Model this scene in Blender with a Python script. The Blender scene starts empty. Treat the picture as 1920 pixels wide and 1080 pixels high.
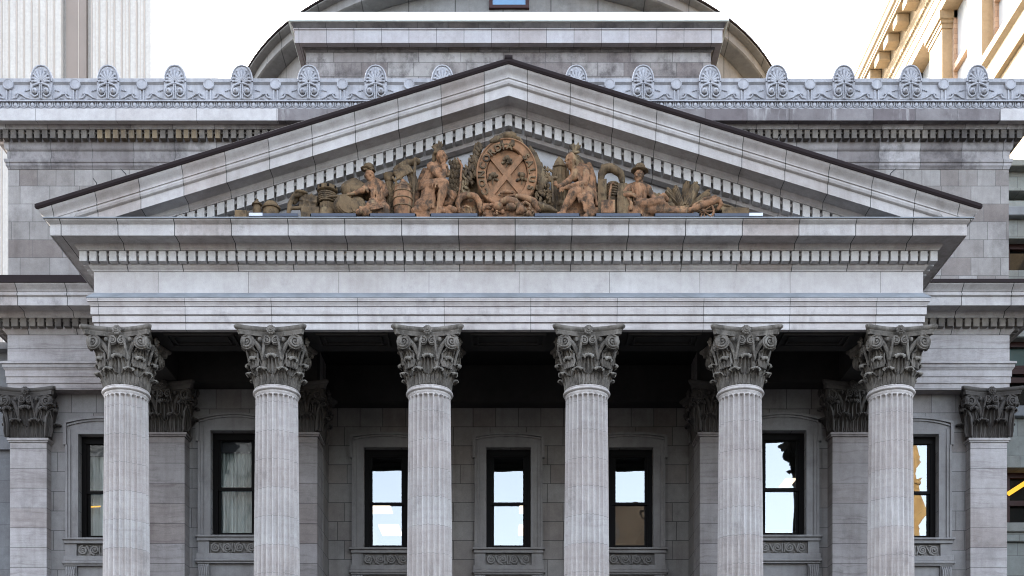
import bpy, bmesh, math, random
from mathutils import Vector, Matrix
R = math.radians
PI = math.pi
random.seed(7)
scene = bpy.context.scene
COL = scene.collection

# ---------------------------------------------------------------- camera model used for reading sizes off the photograph
F, HZ, CX, CAMY, CAMZ = 2200.0, 1540.0, 953.5, -27.5, 1.65
def X_(px, Y): return (px - CX) * (Y - CAMY) / F
def Z_(py, Y): return CAMZ + (HZ - py) * (Y - CAMY) / F

# ---------------------------------------------------------------- materials
def new_mat(name):
    m = bpy.data.materials.new(name); m.use_nodes = True
    nt = m.node_tree; nt.nodes.clear()
    return m, nt
def N(nt, t, **kw):
    n = nt.nodes.new(t)
    for k, v in kw.items():
        if k.startswith('i_'):
            key = k[2:]
            key = int(key) if key.isdigit() else key.replace('_', ' ')
            n.inputs[key].default_value = v
        else: setattr(n, k, v)
    return n
def L(nt, a, b): nt.links.new(a, b)
def c4(c): return (c[0], c[1], c[2], 1)
def mix(nt, fac, a, b, mode='MIX'):
    n = nt.nodes.new('ShaderNodeMix'); n.data_type = 'RGBA'; n.blend_type = mode
    for s, v in ((n.inputs[0], fac), (n.inputs[6], a), (n.inputs[7], b)):
        if isinstance(v, (int, float)): s.default_value = v
        elif isinstance(v, tuple): s.default_value = c4(v)
        else: L(nt, v, s)
    return n.outputs[2]
def maprange(nt, v, a, b, c=0.0, d=1.0):
    n = N(nt, 'ShaderNodeMapRange'); L(nt, v, n.inputs[0])
    for i, x in enumerate((a, b, c, d)): n.inputs[i + 1].default_value = x
    return n.outputs[0]
def noise(nt, vec, scale, detail=5, rough=0.6):
    n = N(nt, 'ShaderNodeTexNoise'); L(nt, vec, n.inputs['Vector'])
    n.inputs['Scale'].default_value = scale; n.inputs['Detail'].default_value = detail; n.inputs['Roughness'].default_value = rough
    return n.outputs[0]
def scaled(nt, vec, s, off=(0, 0, 0)):
    n = N(nt, 'ShaderNodeMapping'); L(nt, vec, n.inputs[0]); n.inputs['Scale'].default_value = s; n.inputs['Location'].default_value = off
    return n.outputs[0]

def stone(name, c1, c2, brick=None, joint=0.006, jdark=0.35, blockvar=0.25, tint=(0.75, 0.62, 0.55), stain=(0.05, 0.045, 0.045), stain_amt=0.5, stain_lo=0.55, stain_hi=0.75,
          streak=0.25, bump=0.15, rough=0.85, wash=None, seed=0.0, drums=None, sscale=1.6, vein=0.0):
    m, nt = new_mat(name)
    out = N(nt, 'ShaderNodeOutputMaterial'); bs = N(nt, 'ShaderNodeBsdfPrincipled'); L(nt, bs.outputs[0], out.inputs[0])
    bs.inputs['Roughness'].default_value = rough
    bs.inputs['Specular IOR Level'].default_value = 0.25
    geo = N(nt, 'ShaderNodeNewGeometry')
    pos = geo.outputs['Position']
    v = scaled(nt, pos, (1, 1, 1), (seed, seed * 1.7, seed * .6))
    n1 = noise(nt, v, 0.7, 7, 0.65)
    n2 = noise(nt, v, 6.0, 5, 0.6)
    n3 = noise(nt, v, 45.0, 3, 0.6)
    col = mix(nt, maprange(nt, n1, 0.35, 0.65), c1, c2)
    col = mix(nt, maprange(nt, n2, 0.3, 0.7, 0.0, 0.55), col, mix(nt, 1.0, col, (0.72, 0.7, 0.7), 'MULTIPLY'))
    col = mix(nt, maprange(nt, n3, 0.3, 0.7, 0.0, 0.35), col, mix(nt, 1.0, col, (0.6, 0.6, 0.6), 'MULTIPLY'))
    if vein:
        warp = N(nt, 'ShaderNodeVectorMath', operation='MULTIPLY_ADD'); cwv = N(nt, 'ShaderNodeCombineXYZ'); L(nt, noise(nt, v, .9, 3, .5), cwv.inputs[2])
        L(nt, cwv.outputs[0], warp.inputs[0]); warp.inputs[1].default_value = (0, 0, .35); L(nt, v, warp.inputs[2])
        vn = noise(nt, scaled(nt, warp.outputs[0], (.55, .55, 10.0)), 1.0, 6, .7)
        col = mix(nt, maprange(nt, vn, .5, .68, 0, vein), col, mix(nt, 1.0, col, (.55, .5, .5), 'MULTIPLY'))
    hsrc = None
    sep = N(nt, 'ShaderNodeSeparateXYZ'); L(nt, pos, sep.inputs[0])
    if brick:
        bw, bh = brick
        sn = N(nt, 'ShaderNodeSeparateXYZ'); L(nt, geo.outputs['True Normal'], sn.inputs[0])
        ab = N(nt, 'ShaderNodeMath', operation='ABSOLUTE'); L(nt, sn.outputs[0], ab.inputs[0])
        gt = N(nt, 'ShaderNodeMath', operation='GREATER_THAN'); L(nt, ab.outputs[0], gt.inputs[0]); gt.inputs[1].default_value = 0.8
        add = N(nt, 'ShaderNodeMix', data_type='FLOAT'); L(nt, gt.outputs[0], add.inputs[0]); L(nt, sep.outputs[0], add.inputs[2]); L(nt, sep.outputs[1], add.inputs[3])
        ad2 = N(nt, 'ShaderNodeMath', operation='ADD'); L(nt, add.outputs[0], ad2.inputs[0]); ad2.inputs[1].default_value = 200.0 + seed
        cmb = N(nt, 'ShaderNodeCombineXYZ'); L(nt, ad2.outputs[0], cmb.inputs[0]); L(nt, sep.outputs[2], cmb.inputs[1])
        wob = noise(nt, v, 1.3, 2, .5)
        wv = N(nt, 'ShaderNodeVectorMath', operation='MULTIPLY_ADD')
        cw = N(nt, 'ShaderNodeCombineXYZ'); L(nt, wob, cw.inputs[0]); L(nt, wob, cw.inputs[1])
        L(nt, cw.outputs[0], wv.inputs[0]); wv.inputs[1].default_value = (0.012, 0.008, 0); L(nt, cmb.outputs[0], wv.inputs[2])
        bt = N(nt, 'ShaderNodeTexBrick'); L(nt, wv.outputs[0], bt.inputs['Vector'])
        bt.inputs['Scale'].default_value = 1.0; bt.inputs['Brick Width'].default_value = bw; bt.inputs['Row Height'].default_value = bh
        bt.inputs['Mortar Size'].default_value = joint; bt.inputs['Mortar Smooth'].default_value = 0.2; bt.inputs['Bias'].default_value = 0.0
        bt.offset = 0.43; bt.squash = 0.62; bt.squash_frequency = 3
        bt.inputs['Color1'].default_value = (1, 1, 1, 1); bt.inputs['Color2'].default_value = (0, 0, 0, 1); bt.inputs['Mortar'].default_value = (0.5, 0.5, 0.5, 1)
        bw_ = N(nt, 'ShaderNodeRGBToBW'); L(nt, bt.outputs[0], bw_.inputs[0])
        col = mix(nt, maprange(nt, bw_.outputs[0], 0.45, 1.0, 0, blockvar), col, mix(nt, 1.0, col, tint, 'MULTIPLY'))
        col = mix(nt, maprange(nt, bw_.outputs[0], 0.0, 0.3, blockvar * .6, 0), col, mix(nt, 1.0, col, (1.18, 1.18, 1.2), 'MULTIPLY'))
        jc = mix(nt, 1.0, col, (jdark, jdark, jdark), 'MULTIPLY')
        col = mix(nt, bt.outputs['Fac'], col, jc)
        hsrc = bt.outputs['Fac']
    if drums:
        # horizontal bed joints of the column drums, slightly uneven
        wob = noise(nt, v, 2.2, 3, .6)
        ma = N(nt, 'ShaderNodeMath', operation='MULTIPLY_ADD'); L(nt, wob, ma.inputs[0]); ma.inputs[1].default_value = 0.05; L(nt, sep.outputs[2], ma.inputs[2])
        oi = N(nt, 'ShaderNodeObjectInfo')
        ra = N(nt, 'ShaderNodeMath', operation='MULTIPLY_ADD'); L(nt, oi.outputs['Random'], ra.inputs[0]); ra.inputs[1].default_value = 0.6; L(nt, ma.outputs[0], ra.inputs[2])
        cmb = N(nt, 'ShaderNodeCombineXYZ'); cmb.inputs[0].default_value = 3.0; L(nt, ra.outputs[0], cmb.inputs[1])
        bt = N(nt, 'ShaderNodeTexBrick'); L(nt, cmb.outputs[0], bt.inputs['Vector'])
        bt.inputs['Scale'].default_value = 1.0; bt.inputs['Brick Width'].default_value = 500; bt.inputs['Row Height'].default_value = drums
        bt.inputs['Mortar Size'].default_value = 0.005; bt.inputs['Mortar Smooth'].default_value = 0.3
        bt.inputs['Color1'].default_value = (1, 1, 1, 1); bt.inputs['Color2'].default_value = (0, 0, 0, 1)
        bw_ = N(nt, 'ShaderNodeRGBToBW'); L(nt, bt.outputs[0], bw_.inputs[0])
        col = mix(nt, maprange(nt, bw_.outputs[0], 0.2, 1.0, 0, blockvar), col, mix(nt, 1.0, col, tint, 'MULTIPLY'))
        col = mix(nt, maprange(nt, bt.outputs['Fac'], 0, 1, 0, .55), col, mix(nt, 1.0, col, (jdark, jdark, jdark), 'MULTIPLY'))
        hsrc = bt.outputs['Fac']
    # soot and water stains
    sv = scaled(nt, pos, (1.0, 1.0, 0.8), (seed * 2.1 + 9, 4, 2))
    ns = noise(nt, sv, sscale, 8, 0.72)
    col = mix(nt, maprange(nt, ns, stain_lo, stain_hi, 0, stain_amt), col, stain)
    st = noise(nt, scaled(nt, pos, (5.0, 5.0, 0.35), (seed, 3, 1)), 1.0, 5, 0.6)
    col = mix(nt, maprange(nt, st, 0.48, 0.75, 0, streak), col, mix(nt, 1.0, col, (0.5, 0.46, 0.43), 'MULTIPLY'))
    if wash:
        nw = noise(nt, scaled(nt, pos, (3, 3, .5), (1, seed, 7)), 1.4, 6, .7)
        col = mix(nt, maprange(nt, nw, 0.56, 0.72, 0, .5), col, wash)
    L(nt, col, bs.inputs['Base Color'])
    bp = N(nt, 'ShaderNodeBump'); bp.inputs['Strength'].default_value = bump; bp.inputs['Distance'].default_value = 0.02
    hs = maprange(nt, n2, 0, 1, 0, 1)
    hh = N(nt, 'ShaderNodeMath', operation='MULTIPLY_ADD'); L(nt, n3, hh.inputs[0]); hh.inputs[1].default_value = 0.35; L(nt, hs, hh.inputs[2])
    if hsrc is not None:
        h3 = N(nt, 'ShaderNodeMath', operation='MULTIPLY_ADD'); L(nt, hsrc, h3.inputs[0]); h3.inputs[1].default_value = -1.6; L(nt, hh.outputs[0], h3.inputs[2])
        L(nt, h3.outputs[0], bp.inputs['Height'])
    else: L(nt, hh.outputs[0], bp.inputs['Height'])
    L(nt, bp.outputs[0], bs.inputs['Normal'])
    return m

def plain(name, c, rough=0.5, metal=0.0, nscale=8.0, namt=0.3, spec=0.4):
    m, nt = new_mat(name)
    out = N(nt, 'ShaderNodeOutputMaterial'); bs = N(nt, 'ShaderNodeBsdfPrincipled'); L(nt, bs.outputs[0], out.inputs[0])
    geo = N(nt, 'ShaderNodeNewGeometry')
    n1 = noise(nt, geo.outputs['Position'], nscale, 5, .6)
    L(nt, mix(nt, maprange(nt, n1, .35, .7, 0, namt), c, tuple(x * .55 for x in c)), bs.inputs['Base Color'])
    bs.inputs['Roughness'].default_value = rough; bs.inputs['Metallic'].default_value = metal; bs.inputs['Specular IOR Level'].default_value = spec
    return m

def glass(name, tint, refl=0.3, body=(0.01, 0.012, 0.014), see=0.6):
    """window pane: mirror-like first-surface reflection over partly clear, partly dark glass, slightly wavy"""
    m, nt = new_mat(name)
    out = N(nt, 'ShaderNodeOutputMaterial')
    gl = N(nt, 'ShaderNodeBsdfGlossy'); gl.inputs['Color'].default_value = c4(tint); gl.inputs['Roughness'].default_value = 0.0
    tr = N(nt, 'ShaderNodeBsdfTransparent'); tr.inputs[0].default_value = (see, see, see, 1)
    geo = N(nt, 'ShaderNodeNewGeometry')
    nz = noise(nt, geo.outputs['Position'], 1.1, 1, .4)
    bp = N(nt, 'ShaderNodeBump'); bp.inputs['Strength'].default_value = 0.012; bp.inputs['Distance'].default_value = 0.05; L(nt, nz, bp.inputs['Height'])
    L(nt, bp.outputs[0], gl.inputs['Normal'])
    fr = N(nt, 'ShaderNodeFresnel'); fr.inputs[0].default_value = 1.5
    mr = maprange(nt, fr.outputs[0], 0.04, 1.0, refl, 1.0)
    mx = N(nt, 'ShaderNodeMixShader'); L(nt, mr, mx.inputs[0]); L(nt, tr.outputs[0], mx.inputs[1]); L(nt, gl.outputs[0], mx.inputs[2])
    L(nt, mx.outputs[0], out.inputs[0])
    return m
def emit(name, c, s):
    m, nt = new_mat(name)
    out = N(nt, 'ShaderNodeOutputMaterial'); e = N(nt, 'ShaderNodeEmission'); e.inputs[0].default_value = c4(c); e.inputs[1].default_value = s
    L(nt, e.outputs[0], out.inputs[0]); return m

M = {}
M['facade'] = stone('portico_limestone', (.46, .44, .44), (.39, .37, .365), brick=(3.2, 900), blockvar=.22, jdark=.3, joint=.008, stain_amt=.5, stain_lo=.56, stain_hi=.74, streak=.4, seed=1, vein=.35)
M['frieze'] = stone('frieze_limestone', (.48, .465, .465), (.42, .40, .395), brick=(3.35, 900), blockvar=.12, jdark=.3, joint=.006, stain_amt=.35, stain_lo=.58, stain_hi=.78, streak=.25, seed=2.4)
M['cornice'] = stone('cornice_limestone', (.44, .42, .415), (.33, .31, .30), brick=(2.05, 900), blockvar=.45, jdark=.15, joint=.011, stain_amt=.5, stain_lo=.55, stain_hi=.72, streak=.4, seed=5.2, bump=.3)
M['rake'] = stone('raking_cornice_limestone', (.45, .43, .425), (.34, .32, .31), brick=(1.55, 900), blockvar=.4, jdark=.22, joint=.009, stain_amt=.4, stain_lo=.56, stain_hi=.74, streak=.35, seed=7.7, bump=.3)
M['dentil'] = stone('clean_dentil_limestone', (.53, .515, .51), (.43, .415, .405), stain_amt=.4, stain_lo=.52, streak=.25, seed=3.3)
M['shaft'] = stone('fluted_column_limestone', (.50, .48, .472), (.41, .388, .378), drums=.66, blockvar=.3, jdark=.2, stain_amt=.4, stain_lo=.57, stain_hi=.74, streak=.5, seed=4.4, vein=.25)
M['capital'] = stone('sooty_carved_limestone', (.185, .168, .15), (.095, .085, .073), stain_amt=.75, stain=(.03, .026, .022), stain_lo=.46, stain_hi=.62, streak=.4, bump=.5, wash=(.33, .31, .28), seed=6.1, sscale=4.5)
M['pilcap'] = stone('soot_blackened_carved_limestone', (.085, .078, .073), (.05, .044, .04), stain_amt=.5, stain=(.02, .018, .016), stain_lo=.5, stain_hi=.7, streak=.3, bump=.4, seed=8.1)
M['pilaster'] = stone('pilaster_limestone', (.36, .345, .345), (.28, .262, .26), brick=(40, .52), blockvar=.4, jdark=.3, joint=.007, stain_amt=.4, stain_lo=.55, stain_hi=.76, streak=.35, seed=9.3, bump=.3, vein=.6)
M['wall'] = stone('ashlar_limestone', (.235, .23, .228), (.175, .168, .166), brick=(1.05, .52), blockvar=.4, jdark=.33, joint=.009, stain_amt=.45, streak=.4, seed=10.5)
M['deep'] = stone('shaded_ashlar_limestone', (.205, .192, .183), (.15, .14, .133), brick=(1.0, .52), blockvar=.45, jdark=.3, joint=.010, stain_amt=.45, stain=(.045, .042, .04), streak=.35, seed=11.5)  # wall stone darkened so the portico's shade is in its colour
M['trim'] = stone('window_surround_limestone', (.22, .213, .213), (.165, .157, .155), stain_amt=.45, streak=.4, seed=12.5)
M['trimdeep'] = stone('shaded_surround_limestone', (.20, .188, .182), (.15, .139, .134), stain_amt=.4, streak=.35, seed=12.9)  # surround stone with the same portico shade put into its colour
M['scroll'] = stone('dark_carved_scroll_stone', (.19, .178, .168), (.12, .11, .103), stain_amt=.4, bump=.4, seed=13.5)
M['attic'] = stone('weathered_attic_limestone', (.285, .268, .256), (.215, .20, .19), brick=(.78, .47), blockvar=.85, tint=(.60, .53, .51), jdark=.45, joint=.008, stain_amt=.55, stain=(.08, .07, .066), stain_lo=.53, stain_hi=.68, streak=.45, seed=14.5, sscale=.8, bump=.35)
M['atticband'] = stone('weathered_attic_cornice_stone', (.36, .345, .345), (.26, .245, .243), brick=(1.75, 900), blockvar=.8, tint=(.45, .41, .41), jdark=.3, joint=.009, stain_amt=.8, stain=(.062, .055, .056), stain_lo=.48, stain_hi=.64, streak=.45, seed=15.5, sscale=1.2)
M['atticdent'] = stone('dirty_dentil_stone', (.20, .178, .155), (.095, .085, .078), stain_amt=.6, stain_lo=.46, stain_hi=.62, streak=.3, seed=16.2)
M['soot_shade'] = stone('shaded_sooty_ceiling_stone', (.008, .0075, .007), (.005, .0048, .0045), stain_amt=.3, stain=(.003, .003, .003), seed=17.5)  # sooty stone, with the portico's deep shade put into its colour
M['beam'] = stone('shaded_sooty_soffit_stone', (.034, .031, .029), (.021, .019, .018), stain_amt=.5, stain=(.009, .008, .008), seed=17.9)  # sooty stone darkened further, painting in the shade under the architrave
M['tymp'] = stone('tympanum_limestone', (.46, .46, .475), (.40, .40, .41), brick=(.82, .62), blockvar=.1, jdark=.5, joint=.005, stain_amt=.15, streak=.08, seed=18.5)
M['sculpt'] = stone('brown_carved_sandstone', (.315, .158, .08), (.18, .098, .055), stain=(.030, .023, .016), stain_amt=.88, stain_lo=.44, stain_hi=.60, streak=.6, bump=.6, wash=(.38, .27, .15), seed=19.5, sscale=5.5)
M['sculptdark'] = stone('sooty_brown_carved_sandstone', (.19, .125, .066), (.095, .066, .038), stain=(.024, .018, .013), stain_amt=.85, stain_lo=.45, stain_hi=.62, streak=.5, bump=.6, wash=(.33, .25, .145), seed=20.5, sscale=5.5)
M['shield'] = stone('orange_carved_sandstone', (.32, .162, .08), (.225, .12, .065), stain=(.05, .036, .022), stain_amt=.65, stain_lo=.46, stain_hi=.66, streak=.4, bump=.4, seed=21.1, sscale=4.5)
M['parapet'] = stone('weathered_pale_painted_metal', (.385, .388, .415), (.315, .318, .345), stain=(.15, .15, .165), stain_amt=.6, stain_lo=.5, stain_hi=.72, streak=.5, bump=.06, rough=.65, seed=45, sscale=2.6, wash=(.46, .46, .475))
M['roofmetal'] = plain('dark_bronze_roof_metal', (.017, .0115, .012), rough=.7, metal=.0, nscale=3, spec=.1)
M['lead'] = plain('blue_grey_lead_flashing', (.20, .215, .235), rough=.6, metal=.0, nscale=2, namt=.7, spec=.2)
M['coping'] = plain('pale_green_coping_metal', (.74, .80, .75), rough=.6, nscale=1.2, namt=.12)
M['frame'] = plain('dark_brown_window_frame', (.0026, .0019, .0018), rough=.5, nscale=2, spec=.06)
M['redframe'] = plain('red_brown_window_frame', (.03, .009, .008), rough=.4, nscale=2, spec=.2)
M['curtain'] = plain('pale_curtain_cloth', (.40, .44, .42), rough=.9, nscale=2, namt=.3)
M['blind'] = plain('dark_roller_blind', (.02, .022, .026), rough=.8, nscale=2)
M['room'] = plain('office_wall_paint', (.05, .055, .06), rough=.9, nscale=1, namt=.15)
M['ledbar'] = plain('grey_blue_painted_aluminium', (.045, .054, .078), rough=.5, metal=.0, nscale=5, spec=.3)
M['ledend'] = plain('bare_aluminium', (.42, .44, .50), rough=.35, metal=.2, nscale=4)
M['wire'] = plain('dark_galvanised_wire', (.02, .02, .022), rough=.6, metal=.0, spec=.2)
M['glassbright'] = glass('reflective_window_glass', (.93, .955, .97), refl=.16, see=.8)
M['glassdim'] = glass('clear_window_glass', (.8, .92, 1.0), refl=.07, see=.85)
M['glassblue'] = plain('blue_window_glass', (.05, .16, .30), rough=.08, nscale=1, spec=.8)
M['paneldark'] = plain('dark_neighbour_glass', (.006, .008, .009), rough=.05, nscale=.7, spec=.3)
M['panelteal'] = plain('teal_painted_reflection_glass', (.06, .10, .10), rough=.08, nscale=.7, spec=.4)  # reflection in the pane put into a teal base colour
M['lamp'] = emit('warm_ceiling_light', (1.0, .82, .60), .22)
M['lampy'] = emit('yellow_tube_light', (1.0, .52, .06), .14)
M['asphalt'] = plain('street_asphalt', (.03, .03, .031), rough=.9, nscale=20)
M['paving'] = stone('dark_granite_paving', (.06, .06, .059), (.045, .044, .043), brick=(1.2, .8), seed=23)
M['granite'] = stone('dark_granite_steps', (.07, .07, .069), (.055, .054, .053), brick=(2.2, 900), seed=24)
M['towerwhite'] = stone('white_marble_ribs', (.50, .465, .425), (.46, .428, .39), stain_amt=.05, streak=.1, bump=.0, seed=25)
M['towerline'] = plain('tan_tower_joint', (.37, .315, .27), rough=.8, namt=.1)
M['towerstrip'] = plain('tan_tower_recess', (.22, .178, .152), rough=.8, nscale=1.0, namt=.15)
M['beige'] = stone('cream_limestone', (.38, .295, .19), (.33, .255, .16), stain=(.22, .155, .09), stain_amt=.5, streak=.3, seed=26)
M['beigedark'] = stone('tan_brick', (.52, .37, .26), (.46, .32, .22), brick=(.5, .22), blockvar=.4, seed=27)
M['towerglass'] = plain('pale_painted_reflection_glass', (.45, .47, .48), rough=.12, nscale=.5, namt=.3, spec=.8)  # white reflection in the panes put into a pale base colour
M['greenstone'] = stone('grey_green_neighbour_stone', (.28, .30, .29), (.23, .25, .24), brick=(1.3, .62), blockvar=.25, jdark=.45, stain_amt=.4, seed=28)
M['bluestone'] = stone('blue_grey_neighbour_stone', (.17, .175, .185), (.135, .138, .147), brick=(1.1, .62), blockvar=.25, jdark=.5, stain_amt=.4, seed=29)
M['drum'] = stone('drum_stone', (.215, .213, .212), (.17, .166, .163), brick=(2.6, 900), blockvar=.3, jdark=.4, joint=.02, stain=(.07, .07, .072), stain_amt=.5, streak=.3, seed=30)
M['dome'] = plain('grey_dome_lead', (.16, .17, .18), rough=.6, nscale=1)
M['blockwall'] = stone('sooty_block_ashlar', (.30, .285, .275), (.22, .202, .196), brick=(1.3, .43), blockvar=.9, tint=(.55, .48, .48), jdark=.45, joint=.010, stain=(.06, .052, .052), stain_amt=.85, stain_lo=.47, stain_hi=.64, streak=.45, seed=31)
M['blockband'] = stone('block_band_stone', (.40, .39, .405), (.34, .325, .33), brick=(1.35, 900), blockvar=.3, jdark=.35, joint=.009, stain_amt=.25, seed=32)
M['blockdark'] = stone('dark_block_band_stone', (.13, .12, .118), (.075, .068, .066), brick=(1.5, 900), blockvar=.8, jdark=.4, joint=.010, stain=(.03, .026, .026), stain_amt=.75, stain_lo=.46, stain_hi=.62, seed=33)  # much darker, blotchier copy of the band stone
M['church'] = stone('brown_church_stone', (.030, .023, .016), (.018, .014, .010), brick=(1.2, .6), blockvar=.6, seed=34)
M['gold'] = stone('honey_church_stone', (.23, .15, .06), (.18, .12, .05), brick=(1.2, .6), blockvar=.5, seed=35)
M['office'] = stone('dark_office_stone', (.10, .10, .105), (.08, .08, .085), brick=(2.2, 3.2), blockvar=.5, jdark=.4, joint=.12, seed=36)

# ---------------------------------------------------------------- mesh building
class MB:
    def __init__(self): self.v = []; self.f = []
    def add(self, vs, fs):
        o = len(self.v); self.v += [tuple(p) for p in vs]; self.f += [tuple(i + o for i in f) for f in fs]; return self
    def box(self, x0, x1, y0, y1, z0, z1):
        return self.add([(x0, y0, z0), (x1, y0, z0), (x1, y1, z0), (x0, y1, z0), (x0, y0, z1), (x1, y0, z1), (x1, y1, z1), (x0, y1, z1)],
                        [(0, 3, 2, 1), (4, 5, 6, 7), (0, 1, 5, 4), (1, 2, 6, 5), (2, 3, 7, 6), (3, 0, 4, 7)])
    def cbox(self, x0, x1, y0, y1, z0, z1, c=0.01):
        """box with the front (-Y) edges chamfered"""
        vs = [(x0, y1, z0), (x1, y1, z0), (x1, y1, z1), (x0, y1, z1), (x0, y0 + c, z0), (x1, y0 + c, z0), (x1, y0 + c, z1), (x0, y0 + c, z1),
              (x0 + c, y0, z0 + c), (x1 - c, y0, z0 + c), (x1 - c, y0, z1 - c), (x0 + c, y0, z1 - c)]
        fs = [(0, 3, 2, 1), (8, 9, 10, 11)]
        for a, b in ((0, 1), (1, 2), (2, 3), (3, 0)): fs += [(a, b, b + 4, a + 4), (a + 4, b + 4, b + 8, a + 8)]
        return self.add(vs, fs)
    def quadprism(self, pts, y0, y1):
        """polygon in (x,z) extruded from y0 (front) to y1"""
        n = len(pts)
        vs = [(x, y0, z) for x, z in pts] + [(x, y1, z) for x, z in pts]
        fs = [tuple(range(n)), tuple(range(2 * n - 1, n - 1, -1))] + [(i, (i + 1) % n, n + (i + 1) % n, n + i) for i in range(n)]
        return self.add(vs, fs)
    def rings(self, rings, closed=True, caps=True):
        n = len(rings[0]); vs = [p for r in rings for p in r]; fs = []
        for i in range(len(rings) - 1):
            for j in range(n if closed else n - 1):
                k = (j + 1) % n
                fs.append((i * n + j, i * n + k, (i + 1) * n + k, (i + 1) * n + j))
        if caps and closed:
            fs.append(tuple(range(n - 1, -1, -1))); o = (len(rings) - 1) * n; fs.append(tuple(o + j for j in range(n)))
        return self.add(vs, fs)
    def lathe(self, prof, cx=0, cy=0, seg=32):
        return self.rings([[(cx + r * math.cos(2 * PI * j / seg), cy + r * math.sin(2 * PI * j / seg), z) for j in range(seg)] for r, z in prof])
    def tube(self, pts, rad, seg=8, flat=None):
        pts = [Vector(p) for p in pts]; n = len(pts)
        if isinstance(rad, (int, float)): rad = [rad] * n
        up = None; rings = []
        for i, p in enumerate(pts):
            t = (pts[min(i + 1, n - 1)] - pts[max(i - 1, 0)]); t = t.normalized() if t.length > 1e-9 else Vector((0, 0, 1))
            if up is None: up = Vector((0, 1, 0)) if abs(t.y) < .9 else Vector((1, 0, 0))
            a = t.cross(up)
            if a.length < 1e-6: a = t.orthogonal()
            a.normalize(); b = a.cross(t).normalized(); up = b
            rings.append([tuple(p + (a * math.cos(2 * PI * j / seg) + b * math.sin(2 * PI * j / seg)) * rad[i]) for j in range(seg)])
        return self.rings(rings)
    def ball(self, c, r, seg=10, rot=None):
        if isinstance(r, (int, float)): r = (r, r, r)
        c = Vector(c); nr = max(4, seg * 2 // 3); vs = []; fs = []
        def P(a, b):
            q = Vector((r[0] * math.sin(a) * math.cos(b), r[1] * math.sin(a) * math.sin(b), r[2] * math.cos(a)))
            if rot is not None: q = rot @ q
            return tuple(c + q)
        vs.append(P(0, 0))
        for i in range(1, nr):
            for j in range(seg): vs.append(P(PI * i / nr, 2 * PI * j / seg))
        vs.append(P(PI, 0)); e = len(vs) - 1
        for j in range(seg):
            k = (j + 1) % seg
            fs.append((0, 1 + j, 1 + k)); fs.append((e, 1 + (nr - 2) * seg + k, 1 + (nr - 2) * seg + j))
            for i in range(nr - 2): fs.append((1 + i * seg + j, 1 + (i + 1) * seg + j, 1 + (i + 1) * seg + k, 1 + i * seg + k))
        return self.add(vs, fs)
    def capsule(self, pts, rads, seg=10):
        """tapered limbs with round joints"""
        for i, (p, r) in enumerate(zip(pts, rads)):
            self.ball(p, r, seg)
            if i: self.tube([pts[i - 1], p], [rads[i - 1], r], seg)
        return self
    def obox(self, c, half, rot):
        c = Vector(c); vs = []
        for sz in (-1, 1):
            for sx, sy in ((-1, -1), (1, -1), (1, 1), (-1, 1)): vs.append(tuple(c + rot @ Vector((sx * half[0], sy * half[1], sz * half[2]))))
        return self.add(vs, [(0, 3, 2, 1), (4, 5, 6, 7), (0, 1, 5, 4), (1, 2, 6, 5), (2, 3, 7, 6), (3, 0, 4, 7)])
    def sweep(self, prof, path, closed_prof=True):
        """profile of (outward offset, z) along a plan polyline; outward is to the RIGHT of the travel direction"""
        n = len(path); rings = []
        for i, (x, y) in enumerate(path):
            ds = []
            if i > 0: ds.append(Vector((x - path[i - 1][0], y - path[i - 1][1])).normalized())
            if i < n - 1: ds.append(Vector((path[i + 1][0] - x, path[i + 1][1] - y)).normalized())
            ns = [Vector((d.y, -d.x)) for d in ds]
            m = ns[0] if len(ns) == 1 else (ns[0] + ns[1]) / (1 + ns[0].dot(ns[1]))
            rings.append([(x + m.x * p, y + m.y * p, z) for p, z in prof])
        return self.rings(rings, closed=closed_prof, caps=closed_prof)
    def mesh(self, name, smooth=None, clip_below=None):
        me = bpy.data.meshes.new(name); me.from_pydata(self.v, [], self.f)
        bm = bmesh.new(); bm.from_mesh(me)
        if clip_below is not None:
            g = bm.verts[:] + bm.edges[:] + bm.faces[:]
            bmesh.ops.bisect_plane(bm, geom=g, plane_co=(0, 0, clip_below), plane_no=(0, 0, 1), clear_inner=True)
        bmesh.ops.recalc_face_normals(bm, faces=bm.faces[:])
        bm.to_mesh(me); bm.free()
        if smooth is not None:
            for p in me.polygons: p.use_smooth = True
            me.set_sharp_from_angle(angle=R(smooth))
        return me
    def build(self, name, mat, parent=None, smooth=None, loc=None, clip_below=None):
        return link(name, self.mesh(name, smooth, clip_below), mat, parent, loc)
def link(name, me, mat, parent=None, loc=None):
    if mat is not None and not me.materials: me.materials.append(M[mat])
    o = bpy.data.objects.new(name, me); COL.objects.link(o)
    if parent is not None: o.parent = parent
    if loc is not None: o.location = loc
    return o
def tag(o, label, cat, group=None, kind=None):
    o['label'] = label; o['category'] = cat
    if group: o['group'] = group
    if kind: o['kind'] = kind
    return o
def empty(name, label, cat, loc=(0, 0, 0), group=None):
    o = bpy.data.objects.new(name, None); COL.objects.link(o); o.location = loc; o.empty_display_size = .2
    return tag(o, label, cat, group)
def structure(o): o['kind'] = 'structure'; return o
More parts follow.
